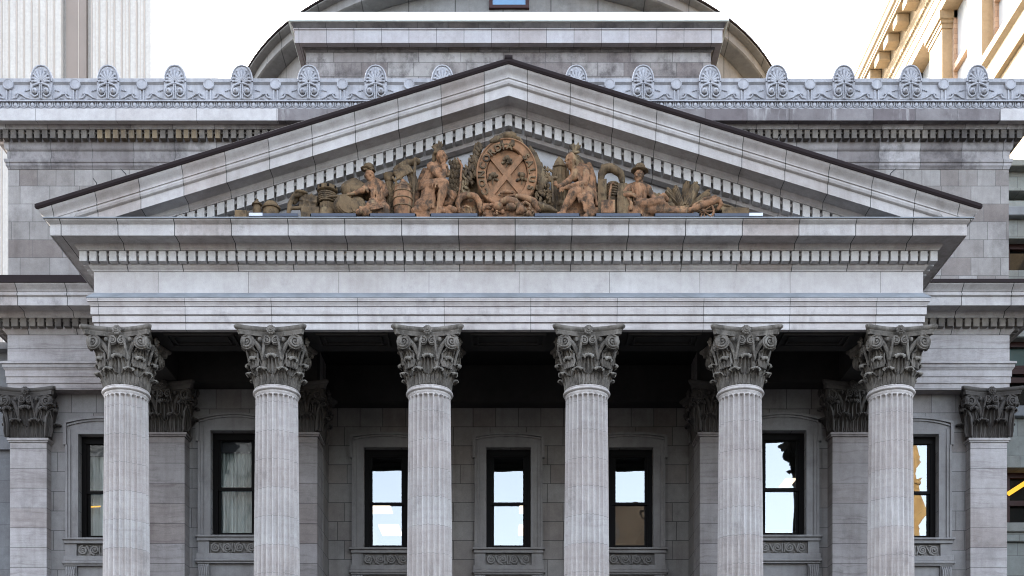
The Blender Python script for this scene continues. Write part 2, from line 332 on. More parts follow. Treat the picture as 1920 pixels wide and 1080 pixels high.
def clay(mb, name, mat, parent=None, voxel=0.02, smooth=1, loc=None, rough=.018):
    """fuse the lumps of one carved piece into a single continuous surface"""
    me = bpy.data.meshes.new(name); me.from_pydata(mb.v, [], mb.f)
    bm = bmesh.new(); bm.from_mesh(me); bmesh.ops.recalc_face_normals(bm, faces=bm.faces[:]); bm.to_mesh(me); bm.free()
    o = bpy.data.objects.new('tmp', me); COL.objects.link(o)
    r = o.modifiers.new('r', 'REMESH'); r.mode = 'VOXEL'; r.voxel_size = voxel; r.use_smooth_shade = True
    if rough:
        tx = bpy.data.textures.get('chisel') or bpy.data.textures.new('chisel', 'CLOUDS'); tx.noise_scale = .11; tx.noise_depth = 3
        d = o.modifiers.new('d', 'DISPLACE'); d.texture = tx; d.texture_coords = 'GLOBAL'; d.strength = rough; d.mid_level = .5
    if smooth:
        s = o.modifiers.new('s', 'SMOOTH'); s.factor = .5; s.iterations = smooth
    dg = bpy.context.evaluated_depsgraph_get(); ev = o.evaluated_get(dg)
    m2 = bpy.data.meshes.new_from_object(ev, depsgraph=dg); m2.name = name
    bpy.data.objects.remove(o); bpy.data.meshes.remove(me)
    m2.materials.clear()
    return link(name, m2, mat, parent, loc)

M['ochre'] = stone('ochre_replacement_stone', (.235, .18, .115), (.165, .128, .085), stain_amt=.5, stain_lo=.48, stain_hi=.66, streak=.3, seed=41)
M['portpil'] = stone('shaded_pilaster_limestone', (.25, .235, .232), (.19, .175, .172), brick=(40, .52), blockvar=.45, jdark=.3, joint=.007, stain_amt=.45, stain_lo=.55, stain_hi=.74, streak=.35, seed=42, bump=.3, vein=.6)  # darker copy of the pilaster stone, portico shade put into the colour
M['worn'] = stone('rain_worn_leaf_tips', (.245, .228, .205), (.14, .128, .112), stain_amt=.7, stain=(.05, .043, .037), stain_lo=.5, stain_hi=.68, streak=.2, bump=.4, seed=43, sscale=5)
M['atticstain'] = stone('brown_stained_corona_stone', (.22, .205, .207), (.135, .12, .122), brick=(1.75, 900), blockvar=.7, tint=(.6, .53, .55), jdark=.4, joint=.009, stain_amt=.6, stain=(.06, .05, .052), stain_lo=.48, stain_hi=.68, streak=.2, wash=(.40, .39, .39), seed=44)
# ---------------------------------------------------------------- Corinthian order
def spiral_pts(c, u, v, r0, r1, turns, a0=0.0, sgn=1, n=None, lift=0.0, steps=26):
    c, u, v = Vector(c), Vector(u), Vector(v); out = []
    for i in range(steps + 1):
        t = i / steps; r = r0 + (r1 - r0) * t ** .85; a = a0 + sgn * turns * 2 * PI * t
        p = c + u * (r * math.cos(a)) + v * (r * math.sin(a))
        if n is not None: p = p + Vector(n) * (lift * t)
        out.append(p)
    return out
def scroll(mb, c, n, r, th, sgn=1, a0=PI / 2, turns=2.1, wire=.19):
    n = Vector(n).normalized(); zv = Vector((0, 0, 1)); u = zv.cross(n).normalized(); c = Vector(c)
    seg = 18
    r_ = [[tuple(c + n * d + (u * math.cos(2 * PI * j / seg) + zv * math.sin(2 * PI * j / seg)) * rr) for j in range(seg)]
          for rr, d in ((r * .9, -th), (r, -th * .8), (r * .97, 0), (r * .8, -.012))]
    mb.rings(r_)
    pts = spiral_pts(c + n * .004, u, zv, r * .9, r * .12, turns, a0, sgn, n, .02)
    k = len(pts)
    mb.tube(pts, [r * wire * (1 - .55 * i / (k - 1)) for i in range(k)], 6)
    mb.ball(c + n * .028, r * .14, 6)

BELL = [(-.02, .475), (.3, .475), (.6, .49), (.85, .53), (1.0, .60), (1.09, .65)]
def bell_r(z):
    for (z0, r0), (z1, r1) in zip(BELL, BELL[1:]):
        if z <= z1: return r0 + (r1 - r0) * max(0, (z - z0)) / (z1 - z0)
    return BELL[-1][1]
CURVE = [(.026, 0), (.030, .2), (.036, .42), (.05, .62), (.075, .76), (.115, .88), (.165, .955), (.215, .99), (.265, .995), (.30, .97), (.308, .93), (.29, .895)]
WID = [.82, .90, .94, .92, .86, .80, .76, .74, .70, .66, .58, .44]
def leaf(mb, out, tan, toff, z0, h, w, curl=1.0, bend=0.0, bell=None, thick=.028):
    out, tan = Vector(out), Vector(tan); S = 21; front = []
    nrow = len(CURVE)
    for i, ((dr, tz), ww) in enumerate(zip(CURVE, WID)):
        z = z0 + h * tz; b = (bell or bell_r)(min(z, z0 + h * .7))
        lob = 1 + ((.07 if i % 2 else -.04) if i < 5 else 0)
        row = []
        for k in range(S):
            s = -1 + 2 * k / (S - 1); x = s * w * .5 * ww * lob
            tipamt = max(0.0, (i - 5) / 5)
            rib = (.030 * math.cos(s * PI * 4.0) + .018 * max(0, 1 - abs(s) * 5)) * (1 - tipamt)
            rib += -.045 * tipamt * abs(s) ** 2.4 + tipamt * .013 * math.cos(s * PI * 6)
            d = b + dr * curl + rib * (.6 + .4 * min(1, i / 3))
            if bend: d -= x * x / (2 * bend)
            p = out * d + tan * (toff + x); row.append((p.x, p.y, z - tipamt * .035 * abs(s) ** 2.4))
        front.append(row)
    # give the leaf real thickness: a second sheet set back along the local normal
    back = []
    for i in range(nrow):
        row = []
        for k in range(S):
            a = Vector(front[min(i + 1, nrow - 1)][k]) - Vector(front[max(i - 1, 0)][k])
            b = Vector(front[i][min(k + 1, S - 1)]) - Vector(front[i][max(k - 1, 0)])
            n = a.cross(b); n = n.normalized() if n.length > 1e-9 else out
            if i < 4 and n.dot(out) < 0: n = -n
            elif i >= 4 and n.dot(Vector((out.x, out.y, 1.2)) if i < 9 else out) < 0: n = -n
            row.append(tuple(Vector(front[i][k]) - n * thick))
        back.append(row)
    rings = [f + b[::-1] for f, b in zip(front, back)]
    f0 = len(mb.f); mb.rings(rings); per = len(rings[0])
    mb.tips = getattr(mb, 'tips', []) + list(range(f0 + 7 * per, len(mb.f)))

def capital_mesh(square=False):
    mb = MB()
    if square:
        mb.rings([[(-r, -r, z), (r, -r, z), (r, r, z), (-r, r, z)] for z, r in BELL[:4] + [(.99, .58), (1.1, .6)]])
    else:
        mb.lathe([(r, z) for z, r in BELL], seg=40)
    if square:
        for k in range(4):
            a = -PI / 2 + k * PI / 2; out = Vector((math.cos(a), math.sin(a), 0)); tan = Vector((-math.sin(a), math.cos(a), 0))
            for t in (-.245, .245): leaf(mb, out, tan, t, 0, .46, .46, .95)
            leaf(mb, out, tan, 0, .05, .76, .46, .9)
            for t in (-.47, .47): leaf(mb, out, tan, t, .05, .74, .34, .85)
    else:
        for k in range(8):
            a = R(22.5 + 45 * k); leaf(mb, (math.cos(a), math.sin(a), 0), (-math.sin(a), math.cos(a), 0), 0, 0, .375, .37, .78, .55)
            a = R(45 * k); leaf(mb, (math.cos(a), math.sin(a), 0), (-math.sin(a), math.cos(a), 0), 0, .04, .62, .36, .82, .6)
    for k in range(4):                                   # corner leaves, stems and volutes
        a = R(45 + 90 * k); d = Vector((math.cos(a), math.sin(a), 0)); t = Vector((-d.y, d.x, 0))
        rc = .66 if square else .57
        leaf(mb, d, t, 0, .42, .46, .34, 1.0, .5, bell=lambda z: rc + .03)
        for s in (-1, 1):
            def at(ang, r, z):
                b = a + s * R(ang); return (r * math.cos(b), r * math.sin(b), z)
            k_ = 1.1 if square else 1.0
            pts = [at(24, .53 * k_, .40), at(23, .54 * k_, .58), at(20, .58 * k_, .74), at(15, .66, .89), at(9, .75, 1.0), at(4, .83, 1.06), at(0, .88, 1.07)]
            mb.tube(pts, [.045, .05, .055, .055, .05, .045, .04], 8)
            for q in (0, 1):                             # grooved flank of the stem
                off = [.03, -.03][q]
                mb.tube([(p[0] + d.x * .03, p[1] + d.y * .03, p[2] + off) for p in pts], .02, 5)
        for fk in (0, 1):
            fa = R(90 * k + 90 * fk); fn = Vector((math.cos(fa), math.sin(fa), 0))
            n = (fn * .9 + d * .2).normalized(); side = 1 if fk == 0 else -1
            tg = d * math.sqrt(2) - fn; scroll(mb, fn * .665 + tg * .55 + Vector((0, 0, .935)), n, .172, .06, sgn=-side, a0=PI / 2, wire=.2)
    for k in range(4):                                   # inner helices and abacus flower on every face
        a = -PI / 2 + k * PI / 2; out = Vector((math.cos(a), math.sin(a), 0)); tan = Vector((-math.sin(a), math.cos(a), 0))
        for s in (-1, 1):
            scroll(mb, out * .675 + tan * (s * .10) + Vector((0, 0, .955)), out, .10, .06, sgn=s, a0=PI / 2, turns=1.7, wire=.2)
            mb.tube([out * .58 + tan * (s * .22) + Vector((0, 0, .55)), out * .62 + tan * (s * .19) + Vector((0, 0, .75)), out * .665 + tan * (s * .165) + Vector((0, 0, .92)), out * .67 + tan * (s * .14) + Vector((0, 0, 1.05)), out * .67 + tan * (s * .06) + Vector((0, 0, 1.06))], [.03, .033, .03, .026, .02], 6)
            mb.ball(out * .62 + tan * (s * .27) + Vector((0, 0, 1.0)), (.05, .05, .06), 6)
        fc = out * .70 + Vector((0, 0, 1.19))
        for j in range(10):
            b = 2 * PI * j / 10
            mb.ball(fc + tan * (.078 * math.cos(b)) + Vector((0, 0, .078 * math.sin(b))), .036, 6)
            b += .3
            mb.ball(fc + out * .03 + tan * (.042 * math.cos(b)) + Vector((0, 0, .042 * math.sin(b))), .024, 5)
        mb.ball(fc + out * .05, .03, 6)
    out_ = []
    c, ch, mid = .83, .055, .635
    for k in range(4):                                   # concave-sided abacus
        a = -PI / 2 + k * PI / 2; o = Vector((math.cos(a), math.sin(a))); t = Vector((-math.sin(a), math.cos(a)))
        for i in range(13):
            s = -1 + 2 * i / 12; d = mid + (c - mid) * abs(s) ** 1.7
            p = o * d + t * (s * (c - ch)); out_.append(p)
    mb.rings([[(p.x * k, p.y * k, z) for p in out_] for k, z in ((.90, 1.085), (.915, 1.15), (.935, 1.17), (.93, 1.18), (.985, 1.205), (1.0, 1.235), (1.0, 1.262), (.985, 1.28))])
    me = mb.mesh('capital', smooth=55)
    me.materials.append(M['pilcap' if square else 'capital']); me.materials.append(M['pilcap' if square else 'worn'])
    for i in mb.tips: me.polygons[i].material_index = 1
    return me

def shaft_mesh():
    mb = MB(); NF = 24; K = 12; rings = []
    z0, z1 = 2.62, 11.53
    def rad(z):
        t = max(0, (z - 2.6) / (11.6 - 2.6)); return .553 - .063 * t ** 1.6
    zs = [z0, z0 + .012, z0 + .03, z0 + .05, z0 + .06] + [z0 + .06 + (z1 - z0 - .13) * i / 8 for i in range(1, 9)]
    top = z1 - .015
    zs += [top - .055 + .055 * math.sin(PI / 2 * i / 6) for i in range(1, 7)] + [z1]
    for z in zs:
        r = rad(z); w = 1.0
        if z > top - .055: w = math.sqrt(max(0, 1 - ((z - (top - .055)) / .055) ** 2))
        if z < z0 + .06: w = math.sqrt(max(0, 1 - ((z0 + .06 - z) / .06) ** 2))
        ring = []
        for f in range(NF):
            for k in range(K):
                u = (k + .5) / K - .5; a = 2 * PI * (f + .5 + u) / NF
                q = u / .42
                dep = .088 * math.sqrt(max(0, w * w - q * q)) if abs(q) < w else 0
                ring.append(((r - dep) * math.cos(a), (r - dep) * math.sin(a), z))
        rings.append(ring)
    mb.rings(rings)
    mb.lathe([(.47, 11.50), (.49, 11.53), (.505, 11.55), (.51, 11.575), (.50, 11.595), (.525, 11.60), (.548, 11.62), (.553, 11.64), (.545, 11.665), (.52, 11.675), (.515, 11.68), (.525, 11.69), (.52, 11.705), (.47, 11.71)], seg=48)
    return mb.mesh('column', smooth=32)
def base_mesh():
    mb = MB(); mb.box(-.76, .76, -.76, .76, 1.97, 2.16)
    mb.lathe([(.5, 2.16), (.70, 2.16), (.755, 2.20), (.765, 2.25), (.74, 2.31), (.68, 2.33), (.655, 2.34), (.625, 2.38), (.63, 2.43), (.655, 2.45), (.69, 2.47), (.70, 2.51), (.68, 2.56), (.60, 2.58), (.58, 2.625), (.5, 2.63)], seg=48)
    return mb.mesh('base', smooth=40)

# ---------------------------------------------------------------- the bank
bank = empty('bank_building', 'grey limestone bank with six fluted columns under a carved triangular pediment', 'building')
CAPM, SQM, SHM, BSM = capital_mesh(), capital_mesh(True), shaft_mesh(), base_mesh()
for x in (-8.955, -5.43, -1.85, 1.83, 5.43, 8.955):
    c = link('column', SHM, 'shaft', bank, (x, 0, 0))
    link('capital', CAPM, 'capital', c, (0, 0, 11.69))
    link('base', BSM, 'shaft', c)

# entablature of the portico: swept round front and both sides
FY, HW = -.5, 9.54
YB = 3.25
U = [(-HW, YB), (-HW, FY), (HW, FY), (HW, YB)]
def band(name, prof, path, mat, parent=bank, smooth=30):
    mb = MB(); mb.sweep(prof, path); return mb.build(name, mat, parent, smooth)
band('architrave', [(-.14, 12.965), (0, 12.965), (0, 13.105), (-.03, 13.107), (-.03, 13.125), (.03, 13.127), (.03, 13.27), (0, 13.272), (0, 13.29), (.06, 13.292), (.06, 13.455), (.03, 13.457), (.03, 13.472), (.065, 13.475), (.07, 13.50), (.10, 13.54), (.11, 13.555), (.09, 13.557), (.09, 13.568), (.12, 13.57), (.12, 13.60), (.125, 13.605), (.125, 13.64), (-.14, 13.64)], U, 'facade')
band('lead_flashing', [(-.02, 13.642), (.137, 13.642), (.137, 13.668), (.002, 13.81), (-.02, 13.81)], U, 'lead')
band('frieze', [(-.9, 13.642), (0, 13.642), (0, 14.30), (-.9, 14.30)], U, 'frieze')
band('cornice', [(-.9, 14.302), (.018, 14.302), (.022, 14.325), (.04, 14.345), (.075, 14.37), (.09, 14.395), (.095, 14.42), (.05, 14.425), (.05, 14.66), (.27, 14.66), (.275, 14.685), (.30, 14.70), (.325, 14.74), (.335, 14.785),
                 (.70, 14.785), (.70, 14.77), (.725, 14.77), (.725, 15.02), (.745, 15.025), (.765, 15.045), (.80, 15.065), (.815, 15.08), (.815, 15.10), (-.9, 15.10)], U, 'cornice')
band('lead_capping', [(.2, 15.102), (.845, 15.102), (.845, 15.128), (.2, 15.16)], U, 'lead')
def dentils(name, segs, p0, p1, z0, z1, pitch, w, mat, parent=bank, link_h=.07, odd=None):
    """one continuous moulding per run: block, bead, block, bead ...; runs are (axis, fixed coordinate, outward sign, from, to)"""
    o = None
    for axis, fix, sg, a, b in segs:
        mb = MB(); n = int(round((b - a - w) / pitch)); pt = (b - a - w) / n; rings = []
        def ring(s, pf, za, zb):
            f, k = fix + sg * pf, fix + sg * p0
            pts = [(f, za), (f, zb), (k, zb), (k, za)]
            rings.append([(s, y, z) if axis == 'x' else (y, s, z) for y, z in pts])
        pb = p0 + (p1 - p0) * .55
        for i in range(n + 1):
            s = a + i * pt; jw = w * random.uniform(.96, 1.02); pf = p1 + random.uniform(-.005, .005); zl = z0 + random.uniform(-.003, .003)
            ring(s, pf - .009, zl + .006, z1); ring(s + .009, pf, zl, z1); ring(s + jw - .009, pf, zl, z1); ring(s + jw, pf - .009, zl + .006, z1)
            if i < n: ring(s + jw + .001, pb, z1 - link_h, z1 - .012); ring(s + pt - .001, pb, z1 - link_h, z1 - .012)
        mb.rings(rings); q = mb.build(name, mat, parent)
        if odd:
            q.data.materials.append(M['ochre'])
            for p in q.data.polygons:
                if odd(p.center.x) and p.area > .004: p.material_index = 1
        o = o or q
    return o
dentils('dentil_band', [('x', FY, -1, -HW - .25, HW + .25), ('y', -HW, -1, FY + .02, YB - .1), ('y', HW, 1, FY + .02, YB - .1)], .048, .25, 14.43, 14.655, .2256, .172, 'dentil')

# pediment ------------------------------------------------------
SL = .3085
ped = MB().quadprism([(-9.3, 15.0), (9.3, 15.0), (0, 15.0 + SL * 9.3 + .05)], -.34, .6).build('pediment', 'tymp', bank)
RP = [(-.1, 17.40), (.05, 17.43), (.06, 17.455), (.09, 17.49), (.05, 17.52), (.05, 17.79), (.27, 17.79), (.275, 17.815), (.30, 17.83), (.325, 17.86), (.335, 17.92), (.70, 17.92), (.70, 17.905), (.725, 17.905),
      (.725, 18.125), (.75, 18.13), (.78, 18.15), (.80, 18.20), (.79, 18.245), (.80, 18.25), (.815, 18.252), (.815, 18.275), (.80, 18.28), (.805, 18.32), (.835, 18.37), (.885, 18.41), (.92, 18.45), (.93, 18.475), (-.1, 18.475)]
RM = [(-.1, 18.478), (.955, 18.478), (.962, 18.50), (.975, 18.52), (.975, 18.585), (.955, 18.605), (-.1, 18.605)]
def rake(prof, name, mat, sg, back=True):
    mb = MB(); rings = []
    rings.append([(0, FY - p, z) for p, z in prof])
    rings.append([(sg * (HW + p), FY - p, z - SL * (HW + p)) for p, z in prof])
    mb.rings(rings)
    o = mb.build(name, mat, ped, 30, clip_below=15.135)
    return o
for sg in (-1, 1):
    rake(RP, 'raking_cornice', 'rake', sg)
    rake(RM, 'roof_edge', 'roofmetal', sg)
    mb = MB(); pt = .2265; w = .168; rings = []
    def rr(x, pf, zlo, zhi):
        z = 17.785 - SL * x; rings.append([(sg * x, FY - pf, z + zlo), (sg * x, FY - pf, z + zhi), (sg * x, FY - .045, z + zhi), (sg * x, FY - .045, z + zlo)])
    rr(0.0, .25, -.265, 0); rr(w / 2, .25, -.265, 0); rr(w / 2 + .001, .16, -.09, -.012)
    for i in range(1, 44):
        xa = i * pt - w / 2; xb = xa + w * random.uniform(.97, 1.02)
        rr(xa - .001, .16, -.09, -.012); rr(xa, .24, -.26, 0); rr(xa + .008, .25, -.265, 0); rr(xb - .008, .25, -.265, 0); rr(xb, .24, -.26, 0); rr(xb + .001, .16, -.09, -.012)
    mb.rings(rings)
    mb.build('dentil_band', 'dentil', ped, clip_below=15.135)
    # eaves running back along the side of the portico and the roof slope behind the rake
    zoff = SL * HW
    mb = MB(); mb.rings([[(sg * (HW + p), y, z - SL * (HW + p)) for p, z in RP[10:]] for y in (FY - .80, 3.2)]); mb.build('eaves', 'cornice', ped, 30, clip_below=15.135)
    mb = MB(); mb.add([(0, -1.45, 18.60), (sg * 10.5, -1.45, 18.60 - SL * 10.5), (sg * 10.5, 3.25, 18.60 - SL * 10.5), (0, 3.25, 18.60), (0, -1.45, 18.54), (sg * 10.5, -1.45, 18.54 - SL * 10.5), (sg * 10.5, 3.25, 18.54 - SL * 10.5), (0, 3.25, 18.54)],
                      [(0, 1, 2, 3), (4, 7, 6, 5), (0, 4, 5, 1), (1, 5, 6, 2), (2, 6, 7, 3), (3, 7, 4, 0)])
    mb.build('roof', 'roofmetal', ped)
MB().box(-.09, .09, -1.49, -1.2, 18.58, 18.635).build('ridge_cap', 'roofmetal', ped)
for px, py, lean in ((243, 313, -.5), (187, 336, -.35), (1662, 318, .55), (1455, 246, .3)):
    x = X_(px, -1.2); zz = 18.605 - SL * abs(x)
    MB().tube([(x, -1.3, zz - .05), (x + lean * .12, -1.3, zz + .13), (x + lean * .34, -1.3, zz + .24)], [.018, .014, .008], 6).build('roof_spike', 'wire', ped)

# portico ceiling and soffits -----------------------------------
mb = MB(); mb.box(-9.5, 9.5, .45, 4.9, 14.0, 14.25); mb.build('portico_ceiling', 'soot_shade', bank)
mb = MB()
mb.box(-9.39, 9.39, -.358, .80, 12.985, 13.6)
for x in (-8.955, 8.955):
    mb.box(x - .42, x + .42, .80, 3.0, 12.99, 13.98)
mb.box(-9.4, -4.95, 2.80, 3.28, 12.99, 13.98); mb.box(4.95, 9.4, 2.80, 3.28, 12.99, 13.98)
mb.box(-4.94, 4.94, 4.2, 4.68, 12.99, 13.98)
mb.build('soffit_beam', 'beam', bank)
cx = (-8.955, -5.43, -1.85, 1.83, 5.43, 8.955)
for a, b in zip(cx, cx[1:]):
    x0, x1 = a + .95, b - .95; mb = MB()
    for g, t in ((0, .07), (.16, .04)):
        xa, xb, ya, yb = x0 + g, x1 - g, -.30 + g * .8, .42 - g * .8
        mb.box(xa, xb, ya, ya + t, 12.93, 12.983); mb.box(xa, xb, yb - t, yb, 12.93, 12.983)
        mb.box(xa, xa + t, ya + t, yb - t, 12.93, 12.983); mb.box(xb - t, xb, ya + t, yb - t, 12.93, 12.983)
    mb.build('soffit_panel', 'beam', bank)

# walls ----------------------------------------------------------
HALF, ZB, ZT = .61, 9.14, 11.90
def wall_with_openings(name, x0, x1, y, th, z0, z1, ops, mat):
    mb = MB(); xs = x0
    for cxx, hw, a, b in sorted(ops):
        mb.box(xs, cxx - hw, y, y + th, z0, z1); mb.box(cxx - hw, cxx + hw, y, y + th, z0, a); mb.box(cxx - hw, cxx + hw, y, y + th, b, z1); xs = cxx + hw
    mb.box(xs, x1, y, y + th, z0, z1)
    return mb.build(name, mat, bank)
CW = (-3.36, 0.0, 3.36)
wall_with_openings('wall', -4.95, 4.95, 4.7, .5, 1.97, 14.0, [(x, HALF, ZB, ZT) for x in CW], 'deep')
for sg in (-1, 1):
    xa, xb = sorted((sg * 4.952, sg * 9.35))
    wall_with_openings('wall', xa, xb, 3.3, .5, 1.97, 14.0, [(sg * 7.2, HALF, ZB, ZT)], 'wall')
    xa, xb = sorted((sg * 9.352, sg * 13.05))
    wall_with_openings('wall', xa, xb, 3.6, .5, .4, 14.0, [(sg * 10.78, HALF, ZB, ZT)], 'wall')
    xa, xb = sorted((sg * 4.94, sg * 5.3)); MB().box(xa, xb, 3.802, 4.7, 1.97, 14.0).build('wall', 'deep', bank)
    xa, xb = sorted((sg * 12.55, sg * 13.048)); MB().box(xa, xb, 4.102, 34, .4, 13.0).build('wall', 'wall', bank)
# pilasters
def pilaster(x, yf, mat, capmat):
    mb = MB(); mb.cbox(x - .485, x + .485, yf, yf + .9, 1.97, 11.60, .012)
    mb.box(x - .52, x + .52, yf - .03, yf + .9, 11.602, 11.64); mb.box(x - .545, x + .545, yf - .055, yf + .9, 11.642, 11.70)
    mb.box(x - .6, x + .6, yf - .1, yf + .9, 1.96, 2.5)
    p = mb.build('pilaster', mat, bank)
    link('capital', SQM, capmat, p, (x, yf + .485, 11.69))
for sg in (-1, 1):
    pilaster(sg * 8.86, 2.85, 'portpil', 'pilcap'); pilaster(sg * 5.43, 2.85, 'portpil', 'pilcap')
    pilaster(sg * 12.605, 3.30, 'pilaster', 'pilcap')

# wing entablature -------------------------------------------------
WY = 3.25
for sg in (-1, 1):
    pth = [(-13.13, 34), (-13.13, WY), (-9.0, WY)] if sg < 0 else [(9.0, WY), (13.13, WY), (13.13, 34)]
    band('architrave', [(-.6, 12.965), (0, 12.965), (0, 13.12), (.024, 13.13), (.024, 13.285), (.045, 13.295), (.045, 13.45), (.085, 13.50), (.10, 13.53), (.10, 13.60), (.135, 13.605), (.135, 13.66), (.0, 13.72), (-.6, 13.72)], pth, 'pilaster')
    band('frieze', [(-.6, 13.722), (0, 13.722), (0, 14.40), (-.6, 14.40)], pth, 'pilaster')
    band('cornice', [(-.6, 14.402), (.018, 14.402), (.04, 14.44), (.09, 14.49), (.10, 14.52), (.10, 14.74), (.26, 14.74), (.275, 14.765), (.325, 14.82), (.335, 14.87), (.70, 14.87), (.70, 14.855), (.725, 14.855), (.725, 15.07),
                     (.745, 15.08), (.775, 15.10), (.775, 15.14), (.75, 15.15), (.75, 15.19), (.77, 15.20), (.80, 15.25), (.86, 15.29), (.90, 15.33), (.905, 15.35), (-.6, 15.35)], pth, 'cornice')
    band('roof_edge', [(-.3, 15.352), (.93, 15.352), (.93, 15.44 if sg > 0 else 15.54), (-.3, 15.75)], pth, 'roofmetal')
    if sg < 0: dentils('dentil_band', [('x', WY, -1, -13.13 - .25, -9.6), ('y', -13.13, -1, WY + .02, 12)], .098, .25, 14.52, 14.735, .2256, .17, 'atticdent')
    else: dentils('dentil_band', [('x', WY, -1, 9.6, 13.13 + .25), ('y', 13.13, 1, WY + .02, 12)], .098, .25, 14.52, 14.735, .2256, .17, 'atticdent')

# attic storey -----------------------------------------------------
AY, AH = 3.30, 13.13
AU = [(-AH, 34), (-AH, AY), (AH, AY), (AH, 34)]
band('attic_wall', [(-.6, 15.0), (0, 15.0), (0, 18.76), (-.6, 18.76)], AU, 'attic')
band('attic_architrave', [(-.6, 18.762), (.012, 18.762), (.02, 18.80), (.05, 18.84), (.05, 18.90), (.075, 18.92), (.085, 18.97), (.085, 19.0), (.02, 19.02), (.02, 19.22), (.035, 19.235), (.055, 19.25), (.08, 19.30), (.085, 19.42), (-.6, 19.42)], AU, 'atticband')
band('attic_cornice', [(-.6, 19.422), (.085, 19.422), (.085, 19.665), (.26, 19.665), (.275, 19.69), (.30, 19.72), (.31, 19.765), (-.6, 19.765)], AU, 'atticband')
for xa, xb, m in ((-AH - .5, -5.96, 'frieze'), (-5.958, 12.70, 'atticstain'), (12.702, AH + .5, 'frieze')):
    MB().sweep([(-.6, 19.767), (.47, 19.767), (.475, 19.752), (.50, 19.752), (.50, 20.055), (-.6, 20.055)], [(xa, AY), (xb, AY)]).build('attic_corona', m, bank)
for sg in (-1, 1):
    xa, xb = sorted((sg * (AH - .5), sg * (AH + .498))); MB().box(xa, xb, AY + .602, 34, 19.767, 20.055).build('attic_corona', 'atticband', bank)
dentils('dentil_band', [('x', AY, -1, -AH - .25, AH + .25)], .083, .25, 19.44, 19.66, .2045, .142, 'atticdent', odd=lambda s: (-10.7 < s < -9.1) or (-8.6 < s < -8.0) or (-7.8 < s < -7.4))
PY = AY - .47
PATH = [(-AH, 34), (-AH, AY), (AH, AY), (AH, 34)]
par = band('parapet', [(.2, 20.057), (.47, 20.057), (.47, 20.09), (.44, 20.10), (.44, 20.235), (.52, 20.24), (.52, 20.275), (.45, 20.29), (.445, 20.70), (.50, 20.745), (.51, 20.83), (.47, 20.85), (.2, 20.85)], PATH, 'parapet')
mb = MB(); yy = AY - .445
n = 122
for i in range(n + 1):                                 # egg and dart along the foot of the parapet
    x = -13.4 + 26.8 * i / n
    mb.ball((x, yy - .015, 20.165), (.055, .05, .068), 8)
    mb.tube([(x - .085, yy - .02, 20.235), (x - .085, yy - .03, 20.15), (x - .05, yy - .035, 20.105), (x, yy - .035, 20.092), (x + .05, yy - .035, 20.105), (x + .085, yy - .03, 20.15), (x + .085, yy - .02, 20.235)], .014, 5)
mb.build('egg_and_dart', 'parapet', par, 40)
def palmette_mesh():
    mb = MB(); pts = []
    for i in range(13):
        a = PI * i / 12; e = 1 - .0 * i
        pts.append((.285 * math.copysign(abs(math.cos(a)) ** .85, math.cos(a)), .46 + .42 * math.sin(a)))
    pts = [(.285, 0)] + pts + [(-.285, 0)]
    mb.quadprism(pts, -.02, .12)
    rim = [(x * .95, -.03, z * .985) for x, z in pts[1:-1]]
    mb.tube(rim, .022, 6)
    for k in range(-4, 5):
        a = R(k * 20); l = .90 / math.sqrt((math.sin(a) / .262) ** 2 + (math.cos(a) / .44) ** 2); d = Vector((math.sin(a), 0, math.cos(a)))
        c = Vector((0, -.045, .42)) + d * (l * .54)
        rot = Matrix.Rotation(a, 3, 'Y')
        mb.ball(c, (.036, .036, l * .47), 8, rot)
        mb.ball(Vector((0, -.06, .40)) + d * (l * .92), .03, 6)
    for s in (-1, 1):
        mb.tube([(s * .02, -.05, .40), (s * .10, -.06, .37), (s * .20, -.06, .33), (s * .25, -.05, .24), (s * .24, -.05, .12), (s * .16, -.05, .05), (s * .08, -.05, .09), (s * .06, -.05, .18)], [.03, .03, .03, .028, .026, .025, .022, .018], 6)
        mb.ball((s * .15, -.06, .19), (.075, .07, .075), 10); mb.ball((s * .15, -.13, .19), .028, 6)
        mb.tube([(s * .02, -.05, .42), (s * .03, -.05, .2), (s * .02, -.04, 0)], .018, 5)
    return mb.mesh('palmette', smooth=40)
PALM = palmette_mesh()
for k in range(-7, 8):
    link('palmette', PALM, 'parapet', par, (X_(955 + 125.2 * k, PY), AY - .50, 20.285))
for k in range(-8, 8):
    mb = MB(); x = X_(955 + 125.2 * (k + .5), PY); y = AY - .45
    mb.rings([[(x + r * math.cos(2 * PI * j / 20), y - d, 20.69 + r * math.sin(2 * PI * j / 20)) for j in range(20)] for r, d in ((.14, -.02), (.14, .05), (.125, .065), (.11, .05), (.08, .052))])
    mb.box(x - .06, x - .03, y - .035, y, 20.30, 20.55); mb.box(x + .03, x + .06, y - .035, y, 20.30, 20.55)
    for s in (-1, 1):
        mb.tube([(x + s * .10, y - .02, 20.33), (x + s * .20, y - .03, 20.35), (x + s * .25, y - .03, 20.42), (x + s * .20, y - .03, 20.46), (x + s * .17, y - .03, 20.41)], [.02, .024, .022, .018, .012], 6)
        mb.tube([(x + s * .22, y - .02, 20.47), (x + s * .34, y - .03, 20.44), (x + s * .45, y - .03, 20.36), (x + s * .58, y - .02, 20.32)], [.012, .024, .028, .014], 6)
        mb.tube([(x + s * .30, y - .02, 20.33), (x + s * .38, y - .025, 20.34), (x + s * .44, y - .02, 20.31)], .016, 5)
        for q in range(3): mb.ball((x + s * (.43 + .045 * q), y - .01, 20.535 + .012 * q), (.016, .022, .028), 6, Matrix.Rotation(.5 * s, 3, 'Y'))
    mb.build('relief', 'parapet', par, 40)
MB().box(-12.5, 12.5, 3.92, 33.5, 19.5, 19.8).build('roof', 'roofmetal', bank)

